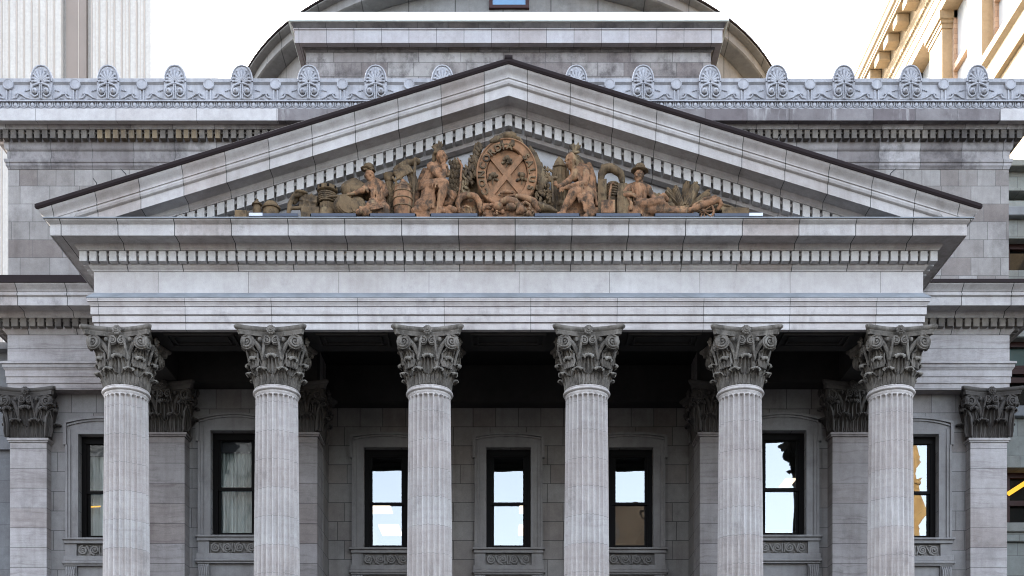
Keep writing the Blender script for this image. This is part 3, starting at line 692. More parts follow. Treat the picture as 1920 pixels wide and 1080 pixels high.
# windows ------------------------------------------------------------
def window(x, y, inner, glassmat, trim, style='center'):
    fy = y + .20
    mb = MB(); h, zb, zt = HALF - .004, ZB + .004, ZT - .004
    b = .13
    mb.box(x - h, x - h + b, fy, fy + .12, zb, zt); mb.box(x + h - b, x + h, fy, fy + .12, zb, zt)
    mb.box(x - h + b, x + h - b, fy, fy + .12, zt - b, zt); mb.box(x - h + b, x + h - b, fy, fy + .12, zb, zb + .07)
    xa, xb = x - h + b, x + h - b; r = .075
    zm = 10.45
    # upper sash (outer), lower sash (inner)
    for z0, z1, ys in ((zm - .06, zt - b, fy + .03), (zb + .07, zm + .05, fy + .075)):
        mb.box(xa, xa + r, ys, ys + .04, z0, z1); mb.box(xb - r, xb, ys, ys + .04, z0, z1)
        mb.box(xa + r, xb - r, ys, ys + .04, z1 - r * .9, z1); mb.box(xa + r, xb - r, ys, ys + .04, z0, z0 + r)
    mb.box(xa - .03, xb + .03, fy - .025, fy - .002, zt - b - .05, zt - b + .05)
    w = mb.build('window', 'frame', bank)
    a = random.uniform(-.006, .006)
    for z0, z1, ys in ((zm - .02, zt - b - .03, fy + .05), (zb + .11, zm + .02, fy + .095)):
        t1, t2 = random.uniform(-.003, .003), random.uniform(-.004, .004)
        nx, nz = 6, 8
        vs = [(xa + r * .6 + (xb - xa - r * 1.2) * i / nx, ys + t1 * (i / nx - .5) + t2 * (j / nz - .5) + .0004 * math.sin(i * 1.1 + j * .8), z0 + (z1 - z0) * j / nz) for j in range(nz + 1) for i in range(nx + 1)]
        fs = [(j * (nx + 1) + i, j * (nx + 1) + i + 1, (j + 1) * (nx + 1) + i + 1, (j + 1) * (nx + 1) + i) for j in range(nz) for i in range(nx)]
        MB().add(vs, fs).build('pane', glassmat, w, smooth=60)
    # moulded surround with eared head
    mb = MB(); q = y - .002
    for s in (-1, 1):
        X0, X1 = sorted((x + s * HALF, x + s * .80)); mb.box(X0, X1, q - .05, q, 9.13, 11.90)
        X0, X1 = sorted((x + s * .802, x + s * .87)); mb.box(X0, X1, q - .085, q, 9.13, 11.60)
        X0, X1 = sorted((x + s * .872, x + s * .93)); mb.box(X0, X1, q - .11, q, 9.13, 11.60)
        X0, X1 = sorted((x + s * .90, x + s * .985)); mb.box(X0, X1, q - .12, q, 11.602, 12.20)
        X0, X1 = sorted((x + s * .802, x + s * .898)); mb.box(X0, X1, q - .07, q, 11.602, 12.02)
    rise = .09 if style == 'center' else .14
    def arch(z0, z1, hw, d, rs):
        n = 12; lo = [(x - hw + 2 * hw * i / n, z0 + rs * (1 - (2 * i / n - 1) ** 2)) for i in range(n + 1)]; hi = [(a_, b_ + (z1 - z0)) for a_, b_ in lo]
        mb.quadprism(lo + hi[::-1], q - d, q)
    n = 12
    mb.quadprism([(x - HALF - .19, 12.022), (x - HALF - .19, 11.902), (x + HALF + .19, 11.902), (x + HALF + .19, 12.022)] , q - .051, q)
    mb.quadprism([(x - .9, 12.024), (x + .9, 12.024)] + [(x + .9 - 1.8 * i / n, 12.10 + rise * (1 - (1 - 2 * i / n) ** 2)) for i in range(n + 1)], q - .048, q)
    arch(12.102, 12.15, .9, .085, rise); arch(12.152, 12.215, .985, .125, rise)
    mb.build('surround', trim, w)
    mb = MB()
    mb.cbox(x - .99, x + .99, y - .20, y - .002, 9.075, 9.128, .01); mb.cbox(x - .95, x + .95, y - .15, y - .002, 8.985, 9.073, .01)
    mb.box(x - .93, x + .93, y - .012, y - .002, 8.66, 8.983)
    for s in (-1, 1):
        X0, X1 = sorted((x + s * .635, x + s * .93)); mb.box(X0, X1, y - .10, y - .0125, 8.66, 8.983)
    mb.cbox(x - .97, x + .97, y - .15, y - .002, 8.52, 8.658, .01); mb.cbox(x - 1.0, x + 1.0, y - .19, y - .002, 8.44, 8.518, .02); mb.box(x - .95, x + .95, y - .14, y - .002, 8.40, 8.438)
    mb.box(x - .62, x + .62, y - .03, y - .002, 7.4, 8.398)
    mb.build('sill', trim, w)
    mb = MB(); mb.box(x - .632, x + .632, y - .022, y - .0125, 8.665, 8.98)
    for i, c in enumerate((-.47, -.16, .16, .47)):
        sg = 1 if i in (0, 2) else -1
        pts = spiral_pts((x + c, y - .062, 8.82), (1, 0, 0), (0, 0, 1), .125, .025, 1.9, (PI / 2 if i % 2 == 0 else -PI / 2), sg, (0, -1, 0), .02)
        mb.tube(pts, [.032 - .014 * k / 26 for k in range(27)], 6); mb.ball((x + c, y - .1, 8.82), .026, 6)
    for c in (-.315, .315):
        mb.tube([(x + c - .06, y - .062, 8.93), (x + c, y - .068, 8.82), (x + c + .06, y - .062, 8.71)], .026, 6)
    mb.tube([(x - .03, y - .062, 8.94), (x - .045, y - .062, 8.80), (x - .02, y - .062, 8.70)], .022, 6); mb.tube([(x + .03, y - .062, 8.94), (x + .045, y - .062, 8.80), (x + .02, y - .062, 8.70)], .022, 6)
    for k in range(14):
        mb.ball((x + random.uniform(-.6, .6), y - .045, random.choice((8.70, 8.94)) + random.uniform(-.02, .02)), (.03, .015, .02), 6, Matrix.Rotation(random.uniform(0, 3), 3, 'Y'))
    mb.build('scroll_panel', 'scroll', w, 40)
    for s in (-1, 1):
        mb = MB(); c = x + s * .78
        mb.box(c - .15, c + .15, y - .10, y - .002, 7.6, 8.398)
        for k in range(5): mb.tube([(c - .11 + .055 * k, y - .115, 8.37), (c - .10 + .05 * k, y - .16, 8.25), (c - .08 + .04 * k, y - .12, 8.02), (c - .06 + .03 * k, y - .11, 7.8)], [.02, .028, .022, .012], 6)
        mb.build('bracket', 'trim', w, 40)
    if inner == 'curtain':
        mb = MB(); n = 90; top, bot = 11.86, 9.2; rows = []
        for z in (bot, top):
            rows.append([(x - .58 + 1.16 * i / n, fy + .34 + .06 * math.sin(i * .80 + .7 * math.sin(i * .29)) + .02 * math.sin(i * 1.9), z) for i in range(n + 1)])
        back = [[(p[0], p[1] + .01, p[2]) for p in r_] for r_ in rows]
        mb.rings([rows[0] + back[0][::-1], rows[1] + back[1][::-1]])
        mb.build('curtain', 'curtain', w, 60)
        MB().box(x - .6, x + .6, fy + .2, fy + .24, 11.45, 11.88).build('roller_blind', 'blind', w)
    return w
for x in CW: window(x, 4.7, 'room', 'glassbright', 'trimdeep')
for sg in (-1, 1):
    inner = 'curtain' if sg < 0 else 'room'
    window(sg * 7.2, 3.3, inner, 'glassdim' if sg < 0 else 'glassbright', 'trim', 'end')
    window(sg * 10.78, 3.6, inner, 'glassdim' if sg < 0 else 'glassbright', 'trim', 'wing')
def room(x0, x1, y0, y1, z0, z1, lamps):
    mb = MB(); t = .1
    mb.box(x0, x1, y1, y1 + t, z0, z1); mb.box(x0 - t, x0, y0, y1, z0, z1); mb.box(x1, x1 + t, y0, y1, z0, z1); mb.box(x0, x1, y0, y1, z0 - t, z0); mb.box(x0, x1, y0, y1, z1, z1 + t)
    r_ = mb.build('room', 'room', bank)
    for a, b, c, d, m in lamps: MB().box(a, b, c, d, z1 - .05, z1 - .004).build('ceiling_light', m, r_)
room(-4.7, 4.7, 5.25, 16, 8.0, 11.92, [(-4.55, -3.85, 10.4, 11.5, 'lamp'), (-4.5, -3.8, 13.1, 14.5, 'lamp'), (.36, 1.06, 10.4, 11.5, 'lamp'), (.36, 1.06, 13.1, 14.5, 'lamp')])
for sg in (-1, 1):
    xa, xb = sorted((sg * 5.5, sg * 12.4))
    room(xa, xb, 4.15, 14, 8.0, 11.92, [(xa + .8, xa + 1.1, 4.75, 5.0, 'lampy')] if sg < 0 else [(8.3, 8.6, 7.6, 8.8, 'lamp')])
tub = MB().tube([(-11.35, 3.98, 10.08), (-10.95, 3.98, 10.10)], .02, 6).build('ceiling_light', 'lampy', bank)

# plinth, floor and steps under the frame (never in shot, but they bounce light) -------------
mb = MB(); mb.box(-9.9, 9.9, -1.0, 4.69, 1.2, 1.96); mb.build('portico_floor', 'granite', bank)
mb = MB()
for i in range(10): mb.box(-9.9, 9.9, -1.0 - .34 * (i + 1), -1.002 - .34 * i, .02, 1.96 - .19 * (i + 1))
mb.build('steps', 'granite', bank)
# ---------------------------------------------------------------- carved figures and objects standing on the pediment ledge
SY = -.88; K = (SY - CAMY) / F
def S(px, py, dy=0.0):
    Y = SY + dy; return Vector((X_(px, Y), Y, Z_(py, Y)))
FLOOR = 15.15
def cap(mb, pts, rads, seg=12): mb.capsule([S(*p) for p in pts], [r * K for r in rads], seg)
def ell(mb, p, r, rot=0.0, seg=14): mb.ball(S(*p), tuple(q * K for q in r), seg, Matrix.Rotation(R(rot), 3, 'Y'))
def head(mb, p, face, tilt=0.0, s=1.0):
    """skull, jaw, nose, brow, lips and ears; face = turn in degrees (0 towards the street, + to the viewer's right)"""
    c = S(*p); rz = Matrix.Rotation(R(face), 3, 'Z') @ Matrix.Rotation(R(tilt), 3, 'X')
    def at(x, y, z): return c + rz @ Vector((x, -y, z)) * K * s
    mb.ball(at(0, -1, 2), (9.6 * K * s, 11 * K * s, 11.5 * K * s), 14)
    mb.ball(at(0, 3, -4), (7.5 * K * s, 7.5 * K * s, 9.5 * K * s), 12)
    mb.ball(at(0, 7, -10), 3.6 * K * s, 8)
    mb.capsule([at(0, 9, 2), at(0, 12.2, -3.2)], [1.3 * K * s, 2.2 * K * s], 8)
    mb.capsule([at(-5.5, 8.2, 3), at(-1, 9.6, 2.6)], [1.6 * K * s] * 2, 6); mb.capsule([at(5.5, 8.2, 3), at(1, 9.6, 2.6)], [1.6 * K * s] * 2, 6)
    mb.capsule([at(-3, 9.2, -6.6), at(3, 9.2, -6.6)], [1.2 * K * s] * 2, 6)
    for e in (-1, 1): mb.ball(at(9.5 * e, -1, -.5), (1.6 * K * s, 2.6 * K * s, 3.6 * K * s), 8); mb.ball(at(5.6 * e, 6.6, -2.8), 2.6 * K * s, 8)
def hand(mb, p, ang, s=1.0, curl=0.5):
    c = S(*p); d = Vector((math.cos(R(ang)), -.25, math.sin(R(ang)))).normalized(); n = Vector((0, -1, 0)); t = d.cross(n).normalized()
    mb.ball(c, (4.2 * K * s, 3.2 * K * s, 4.2 * K * s), 8)
    for k in range(4):
        b = c + t * ((k - 1.5) * 2.1 * K * s) + d * (3 * K * s); l = (5.5, 6.5, 6, 4.6)[k] * K * s
        m = b + d * l * .55; e = m + (d * (1 - curl) + n * -.1 + Vector((0, .2, -curl))).normalized() * l * .5
        mb.capsule([b, m, e], [1.15 * K * s, 1.1 * K * s, .9 * K * s], 6)
    b = c - t * (3.5 * K * s); mb.capsule([b, b + (d * .6 - t * .5) * (5 * K * s)], [1.4 * K * s, 1.0 * K * s], 6)
def floor_block(mb, px0, px1, y0, y1, top_py):
    z = Z_(top_py, SY); mb.box(X_(px0, SY), X_(px1, SY), y0, y1, FLOOR, z)
def statue(name, label, cat='statue'):
    return label
def fin(o, label, cat, group=None): return tag(o, label, cat, group)

# ----- seated sailor hauling on a rope
mb = MB()
head(mb, (693, 330, -.06), 12, 0, .95)
cap(mb, [(695, 341, 0), (699, 347, .02)], [6, 7])
cap(mb, [(702, 352, 0), (706, 362, .02), (708, 374, .05)], [15, 15.5, 13])
cap(mb, [(691, 348, -.05), (705, 345, .05), (718, 350, .1)], [7, 10, 8])
cap(mb, [(691, 348, -.08), (680, 357, -.18), (661, 364, -.22)], [6.8, 5.6, 3.8])           # arm to the rope
hand(mb, (657, 365, -.22), 185, .95, .8)
cap(mb, [(718, 350, .05), (724, 362, 0), (712, 374, -.18)], [7, 6, 4.5])
cap(mb, [(708, 378, 0), (696, 387, -.22), (688, 399, -.26)], [11, 10.5, 9])                   # thigh towards the street
cap(mb, [(690, 392, -.28), (672, 398, -.30)], [7, 5.5])
cap(mb, [(711, 379, .02), (722, 392, -.15), (724, 404, -.15)], [10.5, 10, 8])
cap(mb, [(694, 374, -.16), (708, 378, -.19), (722, 375, -.1)], [2.6, 2.8, 2.6])                # belt and shirt hem
for a, b in (((699, 351), (697, 368)), ((708, 352), (707, 370)), ((715, 356), (717, 372))): cap(mb, [(a[0], a[1], -.17), (b[0], b[1], -.18)], [1.6, 1.2])
cap(mb, [(689, 352, -.13), (697, 356, -.19)], [2.4, 2.2])
for k in range(5): cap(mb, [(694 + 5.5 * k, 347 + abs(k - 2) * 1.5, -.17 + .02 * abs(k - 2)), (697 + 4.6 * k, 360, -.2), (696 + 5 * k, 374, -.19)], [1.5, 2.0, 1.3])
for k in range(4): cap(mb, [(690 + 2 * k, 384 + 3 * k, -.36), (700 + 3 * k, 382 + 3 * k, -.34), (712 + 2 * k, 379 + 3 * k, -.28)], [1.4, 1.7, 1.2])
cap(mb, [(687, 353, -.2), (690, 359, -.22)], [2.4, 2.2]); cap(mb, [(700, 343, -.12), (707, 349, -.16), (703, 358, -.2)], [1.8, 2, 1.4])
floor_block(mb, 676, 732, -1.12, -.45, 397)
sailor = fin(clay(mb, 'statue', 'sculpt', voxel=.0125, smooth=1), 'carved seated sailor in a brimmed hat with rolled sleeves, reaching left to a rope', 'statue', 'carved figures in the pediment')
mb = MB(); mb.ball(S(690, 318.5, -.04), (15 * K, 14 * K, 2.6 * K), 16, Matrix.Rotation(R(8), 3, 'Y')); mb.ball(S(691.5, 313, -.02), (10 * K, 9.5 * K, 7 * K), 14); mb.tube([S(681, 317.5, -.13), S(691, 318, -.17), S(702, 317, -.13)], 1.2 * K, 6)
clay(mb, 'hat', 'sculptdark', sailor, .015, 1)
mb = MB(); cap(mb, [(663, 364, -.25), (640, 367, -.25), (622, 368.5, -.2), (612, 370, -.15)], [2.3, 2.3, 2.2, 2.1], 8)
fin(mb.build('rope', 'sculptdark', smooth=60), 'taut carved rope between the seated sailor and the capstan', 'rope')
# big rounded sail bundle behind him and two small tubs below
mb = MB(); cap(mb, [(652, 356, .05), (664, 348, .1), (680, 358, .1)], [14, 13, 14]); ell(mb, (663, 362, .06), (22, 18, 17)); cap(mb, [(655, 339, 0), (668, 366, -.12)], [2.5, 2.2]); cap(mb, [(650, 346, -.1), (660, 374, -.15)], [1.8, 1.6]); floor_block(mb, 648, 682, -.85, -.45, 366)
fin(clay(mb, 'cloth_bundle', 'sculptdark'), 'dark rounded bundle of sailcloth behind the seated sailor', 'bundle')
mb = MB()
def cask(mb, p, rad, half, ang, staves=12):
    c = S(*p); ax = Vector((math.cos(R(ang)), math.sin(R(ang)) * -1, 0)).normalized(); u = Vector((0, 0, 1)); v = ax.cross(u)
    rings = []
    for t in (-1, -.96, -.6, -.2, .2, .6, .96, 1):
        rr = rad * (1 - .18 * t * t) * K * (.86 if abs(t) == 1 else 1)
        rings.append([tuple(c + ax * (t * half * K) + (u * math.cos(2 * PI * j / 24) + v * math.sin(2 * PI * j / 24)) * (rr * (1 + (.02 if j % 2 else 0)))) for j in range(24)])
    mb.rings(rings)
    for t in (-.75, -.3, .3, .75):
        rr = rad * (1 - .18 * t * t) * K * 1.02
        mb.tube([c + ax * (t * half * K) + (u * math.cos(2 * PI * j / 24) + v * math.sin(2 * PI * j / 24)) * rr for j in range(25)], 1.0 * K, 5)
cask(mb, (645, 388, -.15), 19, 13, 60); fin(mb.build('keg', 'sculptdark', smooth=40), 'small carved keg tipped on its side just left of the seated sailor', 'keg', 'kegs by the sailor')
mb = MB(); cask(mb, (670, 389, -.1), 17, 9, 75); fin(mb.build('keg', 'sculptdark', smooth=40), 'flat carved keg end tucked under the arm of the sailor', 'keg', 'kegs by the sailor')
# capstan
mb = MB(); cxp = 614
def disc(py0, py1, r0, r1, dy=0, seg=28):
    a, b = S(cxp, py0, dy), S(cxp, py1, dy)
    mb.rings([[(a.x + r0 * K * math.cos(2 * PI * j / seg), a.y + r0 * K * math.sin(2 * PI * j / seg), a.z) for j in range(seg)], [(b.x + r1 * K * math.cos(2 * PI * j / seg), b.y + r1 * K * math.sin(2 * PI * j / seg), b.z) for j in range(seg)]])
disc(400, 384, 13, 14); disc(418, 396, 19, 17); disc(384, 362, 12, 12); disc(362.5, 360, 16, 19); disc(360, 353, 19, 19); disc(353, 350.5, 17, 14)
for j in range(10):
    a = 2 * PI * j / 10; c = S(cxp, 391, 0); mb.box(c.x + 13.5 * K * math.cos(a) - 1.5 * K, c.x + 13.5 * K * math.cos(a) + 1.5 * K, c.y + 13.5 * K * math.sin(a) - 1.5 * K, c.y + 13.5 * K * math.sin(a) + 1.5 * K, c.z - 8 * K, c.z + 7 * K)
for q in range(5):
    c = S(cxp, 366 + q * 3.6, 0); mb.tube([(c.x + (15.5 + .8 * (q % 2)) * K * math.cos(2 * PI * j / 24), c.y + 15.5 * K * math.sin(2 * PI * j / 24), c.z + .6 * K * math.sin(4 * PI * j / 24)) for j in range(25)], 2.0 * K, 6)
fin(mb.build('capstan', 'sculptdark', smooth=40), 'carved ship capstan wound with coils of rope', 'capstan')
mb = MB()
for j in range(8):
    a = 2 * PI * j / 8 + .2; c = S(614, 356.5, 0); r = 19.3 * K
    mb.box(c.x + r * math.cos(a) - 1.8 * K, c.x + r * math.cos(a) + 1.8 * K, c.y + r * math.sin(a) - 1.2 * K, c.y + r * math.sin(a) + 1.2 * K, c.z - 2 * K, c.z + 2 * K)
mb.build('bar_socket', 'frame', bpy.data.objects['capstan'])
# anchor, bale, lidded jar, domed hamper
mb = MB(); cap(mb, [(541, 400, -.1), (543, 383, -.1), (550, 368, -.08), (558, 362, -.06)], [4, 4, 4.5, 5]); cap(mb, [(543, 391, -.1), (562, 390, -.1), (580, 391, -.1)], [3.6, 3.4, 3]); ell(mb, (565, 361, -.12), (13, 8, 3.6), 8); ell(mb, (563, 365, -.1), (8, 6, 5), -25); cap(mb, [(552, 380, 0), (566, 366, 0)], [4, 3]); cap(mb, [(541, 400, -.1), (541, 412, -.1)], [4, 5])
fin(clay(mb, 'anchor', 'sculptdark', voxel=.015), 'carved anchor with one broad upturned fluke, beside a strapped bale', 'anchor')
mb = MB(); rot = Matrix.Rotation(R(10), 3, 'Y'); mb.obox(S(580, 384, .05), (16 * K, 14 * K, 13 * K), rot); mb.ball(S(580, 384, .05), (16.5 * K, 15 * K, 13.5 * K), 12); mb.box(S(566, 0, 0).x, S(600, 0, 0).x, -1.05, -.5, FLOOR, Z_(394, SY))
for o in (-7, 4): mb.obox(S(580 + o, 384, .04), (1.3 * K, 15.4 * K, 14.2 * K), rot)
mb.obox(S(580, 384, .04), (17 * K, 15.4 * K, 1.2 * K), rot)
fin(clay(mb, 'bale', 'sculptdark', voxel=.017, smooth=1), 'square carved bale tied with straps between anchor and capstan', 'bale')
def turned(name, px, prof, label, cat, mat='sculptdark', dy=0.0, group=None):
    c = S(px, 390, dy); m = MB(); m.lathe([(r * K, Z_(py, SY + dy)) for r, py in prof], c.x, c.y, 24)
    return fin(m.build(name, mat, smooth=40), label, cat, group)
turned('jar', 482, [(5, 415), (8, 400), (8.5, 392), (6.5, 387), (6.5, 386), (10, 385), (9, 382), (4, 378), (2.5, 376), (2.2, 374), (.3, 373)], 'small carved jar with a pointed lid, leftmost carving on the ledge', 'jar')
turned('domed_hamper', 508.5, [(13, 418), (14.5, 402), (14.5, 394), (17.5, 393), (18, 390.5), (15, 389.5), (14, 385), (11, 381), (6, 378.3), (.5, 377.5)], 'carved hamper with a smooth domed lid beside the small jar', 'hamper')
mb = MB(); cap(mb, [(443, 401, -.1), (452, 398, -.1), (463, 403, -.1)], [2, 3, 2.5]); cap(mb, [(447, 404, 0), (466, 399, 0)], [3, 3]); floor_block(mb, 444, 466, -1.1, -.8, 403)
fin(clay(mb, 'coil', 'sculptdark', voxel=.015), 'low carved coil at the far thin end of the pediment', 'coil')
# post, rigging, pole
mb = MB(); mb.lathe([(7 * K, FLOOR), (7 * K, Z_(342, SY + .15)), (8.5 * K, Z_(341, SY + .15)), (9 * K, Z_(339, SY + .15)), (11 * K, Z_(331, SY + .15)), (11.5 * K, Z_(328, SY + .15)), (6 * K, Z_(326.5, SY + .15))], S(730, 0, .15).x, SY + .15, 20)
for j in range(12):
    a = 2 * PI * j / 12; mb.tube([(S(730, 0, .15).x + 7.2 * K * math.cos(a), SY + .15 + 7.2 * K * math.sin(a), FLOOR), (S(730, 0, .15).x + 7.2 * K * math.cos(a), SY + .15 + 7.2 * K * math.sin(a), Z_(343, SY + .15))], 1.1 * K, 5)
fin(mb.build('mooring_post', 'sculptdark', smooth=40), 'stout carved mooring post with flared head behind the sailor', 'post')
mb = MB()
cap(mb, [(742, 318, .1), (752, 312, .08), (764, 306, .08), (783, 303, .1)], [5, 7, 7, 6])
for k in range(7):
    cap(mb, [(740 + 4 * k, 322 - 1.8 * k, 0), (746 + 4.5 * k, 334 - 2 * k, -.04)], [3.2, 2.6])
cap(mb, [(737, 333, .0), (744, 345, -.03), (738, 356, 0)], [2.4, 2.4, 2.2]); cap(mb, [(741, 338, -.04), (755, 330, -.05), (762, 318, -.02)], [2.6, 2.6, 2.4]); cap(mb, [(752, 336, -.04), (764, 345, -.02), (774, 352, 0)], [2.4, 2.6, 2.4])
cap(mb, [(766, 318, .05), (775, 336, .08), (780, 356, .08)], [7, 8, 8]); cap(mb, [(764, 326, .02), (769, 345, .02)], [1.8, 1.6]); cap(mb, [(742, 352, .1), (758, 356, .1), (775, 360, .1)], [8, 8, 8]); floor_block(mb, 740, 778, -.72, -.42, 358)
fin(clay(mb, 'folded_sail', 'sculptdark', voxel=.0125, smooth=1), 'folded sail and rigging blocks carved above the upright barrel', 'sail')
mb = MB(); cap(mb, [(779, 297, -.02), (776, 345, -.06), (773, 405, -.12)], [2.6, 2.6, 2.6]); cap(mb, [(779, 299, -.02), (779, 302, -.02)], [4, 4]); fin(mb.build('pole', 'sculptdark', smooth=60), 'long upright carved pole beside the barrel', 'pole')
turned('barrel', 755.5, [(14, 425), (15.5, 400), (18, 385), (18.3, 372), (17, 361), (15, 355), (15.6, 354.5), (15.4, 352.5), (13, 352), (9, 347), (4, 339), (1.5, 336), (.3, 335)], 'upright carved barrel with hoops and a conical lid', 'barrel', 'sculpt', -.1)
bar = bpy.data.objects['barrel']; mb = MB(); c = S(755.5, 0, -.1)
for r, py in ((17.3, 391), (18.6, 377), (17.6, 364)): mb.tube([(c.x + r * K * math.cos(2 * PI * j / 28), c.y + r * K * math.sin(2 * PI * j / 28), Z_(py, c.y)) for j in range(29)], 1.0 * K, 5)
mb.build('hoop', 'sculptdark', bar, 40)

# ----- seated man with feather headdress, chin on hand
mb = MB()
head(mb, (828, 296, -.08), 58, 8, 1.02)
cap(mb, [(822, 306, 0), (819, 314, .02)], [6.5, 8])
cap(mb, [(816, 320, .02), (809, 334, .02), (801, 348, .02)], [15, 15, 15]); ell(mb, (823, 324, -.08), (10, 11, 10), 20)
cap(mb, [(808, 312, -.1), (818, 324, -.22), (829, 334, -.26)], [8.5, 7.2, 5.8]); cap(mb, [(829, 334, -.26), (834, 324, -.24), (832, 313, -.2)], [5.8, 5.2, 3.8]); hand(mb, (831, 311, -.2), 95, .85, .8)
cap(mb, [(824, 316, .06), (838, 326, 0), (836, 312, -.12)], [8, 6.5, 4])
cap(mb, [(800, 352, -.08), (818, 347, -.24), (833, 345, -.3)], [12.5, 11, 9.5]); cap(mb, [(833, 345, -.3), (829, 364, -.32), (824, 388, -.3)], [9, 8.2, 5.2]); cap(mb, [(823, 392, -.3), (833, 396, -.36)], [5.2, 4]); cap(mb, [(823, 392, -.3), (823, 408, -.3)], [5, 6])
cap(mb, [(808, 366, -.02), (830, 364, -.1), (848, 366, -.14)], [11, 9.5, 8.5]); cap(mb, [(848, 366, -.14), (843, 380, -.12), (828, 385, -.08)], [8, 7, 5.5])
for k in range(6): cap(mb, [(838 + k * 1.5, 360 + k * 2.2, -.22), (850, 365 + k * 1.8, -.2)], [1.3, 1.2])
cap(mb, [(843, 391, -.2), (851, 394, -.26)], [6.5, 6]); cap(mb, [(845, 398, -.2), (845, 410, -.2)], [6, 7])
cap(mb, [(797, 322, .12), (789, 345, .14), (781, 372, .12), (778, 400, .1)], [7, 9, 9, 8]); cap(mb, [(804, 316, .08), (794, 338, .02), (786, 356, 0)], [3.5, 3.2, 2.4]); cap(mb, [(801, 330, -.06), (795, 352, -.1), (789, 378, -.14)], [2.8, 3, 2.5])
cap(mb, [(805, 356, -.18), (806, 374, -.24), (804, 392, -.28)], [4, 3.6, 3]); cap(mb, [(812, 357, -.22), (815, 374, -.26), (812, 390, -.28)], [2.8, 2.6, 2.4]); cap(mb, [(797, 358, -.16), (795, 378, -.22), (788, 396, -.26)], [4, 4, 3.4])
for k in range(6): cap(mb, [(799 + 3.5 * k, 352 - k * .6, -.24), (797 + 3 * k, 366, -.28), (790 + 4.4 * k, 384 + 1.2 * k, -.30)], [1.6, 2.3, 1.5])
for k in range(4): cap(mb, [(812 + 6 * k, 341 + .6 * k, -.36), (810 + 6 * k, 352 - .5 * k, -.4)], [1.4, 1.2])
ell(mb, (797, 392, -.08), (22, 20, 20)); ell(mb, (812, 394, -.02), (20, 20, 16)); ell(mb, (784, 398, -.14), (14, 14, 10)); floor_block(mb, 778, 850, -1.15, -.5, 398)
thinker = fin(clay(mb, 'statue', 'sculpt', voxel=.0125, smooth=1), 'carved seated man with a feather headdress, chin resting on his hand, facing the shield', 'statue', 'carved figures in the pediment')
def feathers(parent, root, lean, n=6, l=16, spread=16):
    m = MB(); c = S(*root)
    for k in range(n):
        a = R(lean + (k - (n - 1) / 2) * spread); d = Vector((math.sin(a), random.uniform(-.2, .2), math.cos(a)))
        ll = l * random.uniform(.8, 1.1) * K; m.ball(c + d * ll * .6, (2.6 * K, 2.0 * K, ll * .62), 8, Matrix.Rotation(a, 3, 'Y'))
        m.tube([c, c + d * ll], .7 * K, 5)
    m.capsule([c + Vector((-7 * K, 0, -2 * K)), c + Vector((7 * K, -.06, -3 * K))], [3 * K, 3 * K], 8)
    return clay(m, 'feather_headdress', 'sculptdark', parent, .014, 1)
feathers(thinker, (822, 284, -.06), -12, 7, 17, 15)
mb = MB(); cap(mb, [(816, 288, .02), (814, 300, .04), (812, 312, .04)], [5, 4.5, 3]); clay(mb, 'hair', 'sculptdark', thinker, .015, 1)

def slab(px_pts, dy0, dy1):
    m = MB(); m.quadprism([(X_(px, SY), Z_(py, SY)) for px, py in px_pts], SY + dy0, SY + dy1); return m
m = slab([(852, 289), (861, 300), (866, 318), (866, 345), (862, 372), (856, 400), (842, 400), (840, 360), (841, 325), (845, 305)], .1, .25)
for row in range(7):
    for k in range(4):
        m.ball(S(844 + k * 6 + (row % 2) * 3, 304 + row * 9 + random.uniform(-1, 1), .1), (3.6 * K, 2.6 * K, 5.5 * K), 8)
fin(m.build('feathered_cloak', 'sculptdark', smooth=50), 'scaly wing-like feathered cloak standing behind the thinking man', 'cloak')
mb = MB(); cap(mb, [(858, 297, -.05), (866, 310, -.07), (864, 330, -.1), (863, 352, -.12), (858, 372, -.12)], [1.6, 1.9, 2, 1.9, 1.5]); fin(mb.build('bow', 'sculpt', smooth=60), 'curved carved bow beside the feathered cloak', 'bow')

# ----- central shield with motto
EX, EY, A_, B_ = 950.3, 331.0, 55.5, 64.0
def ering(mb, a, b, a2, b2, d0, d1, seg=64):
    c = S(EX, EY, 0)
    P = lambda aa, bb, d, j: (c.x + aa * K * math.cos(2 * PI * j / seg), SY + d, c.z + bb * K * math.sin(2 * PI * j / seg))
    mb.rings([[P(a, b, d1, j) for j in range(seg)], [P(a, b, d0 + .02, j) for j in range(seg)], [P(a - 1.4, b - 1.4, d0, j) for j in range(seg)], [P(a2 + 1.2, b2 + 1.2, d0, j) for j in range(seg)], [P(a2, b2, d0 + .02, j) for j in range(seg)], [P(a2, b2, d1, j) for j in range(seg)]])
mb = MB(); ering(mb, 38.5, 47.5, .5, .5, -.06, .28)
shield = mb.build('shield', 'shield', None, 35)
fin(shield, 'oval carved shield with a diagonal cross, sprigs and a motto ring, centre of the pediment', 'shield')
mb = MB(); ering(mb, A_, B_, 39, 48, -.14, .28); mb.build('motto_ring', 'shield', shield, 35)
mb = MB(); ering(mb, A_ + 1.5, B_ + 1.5, A_ - 2, B_ - 2, -.17, .27); mb.build('rim', 'shield', shield, 35)
mb = MB()
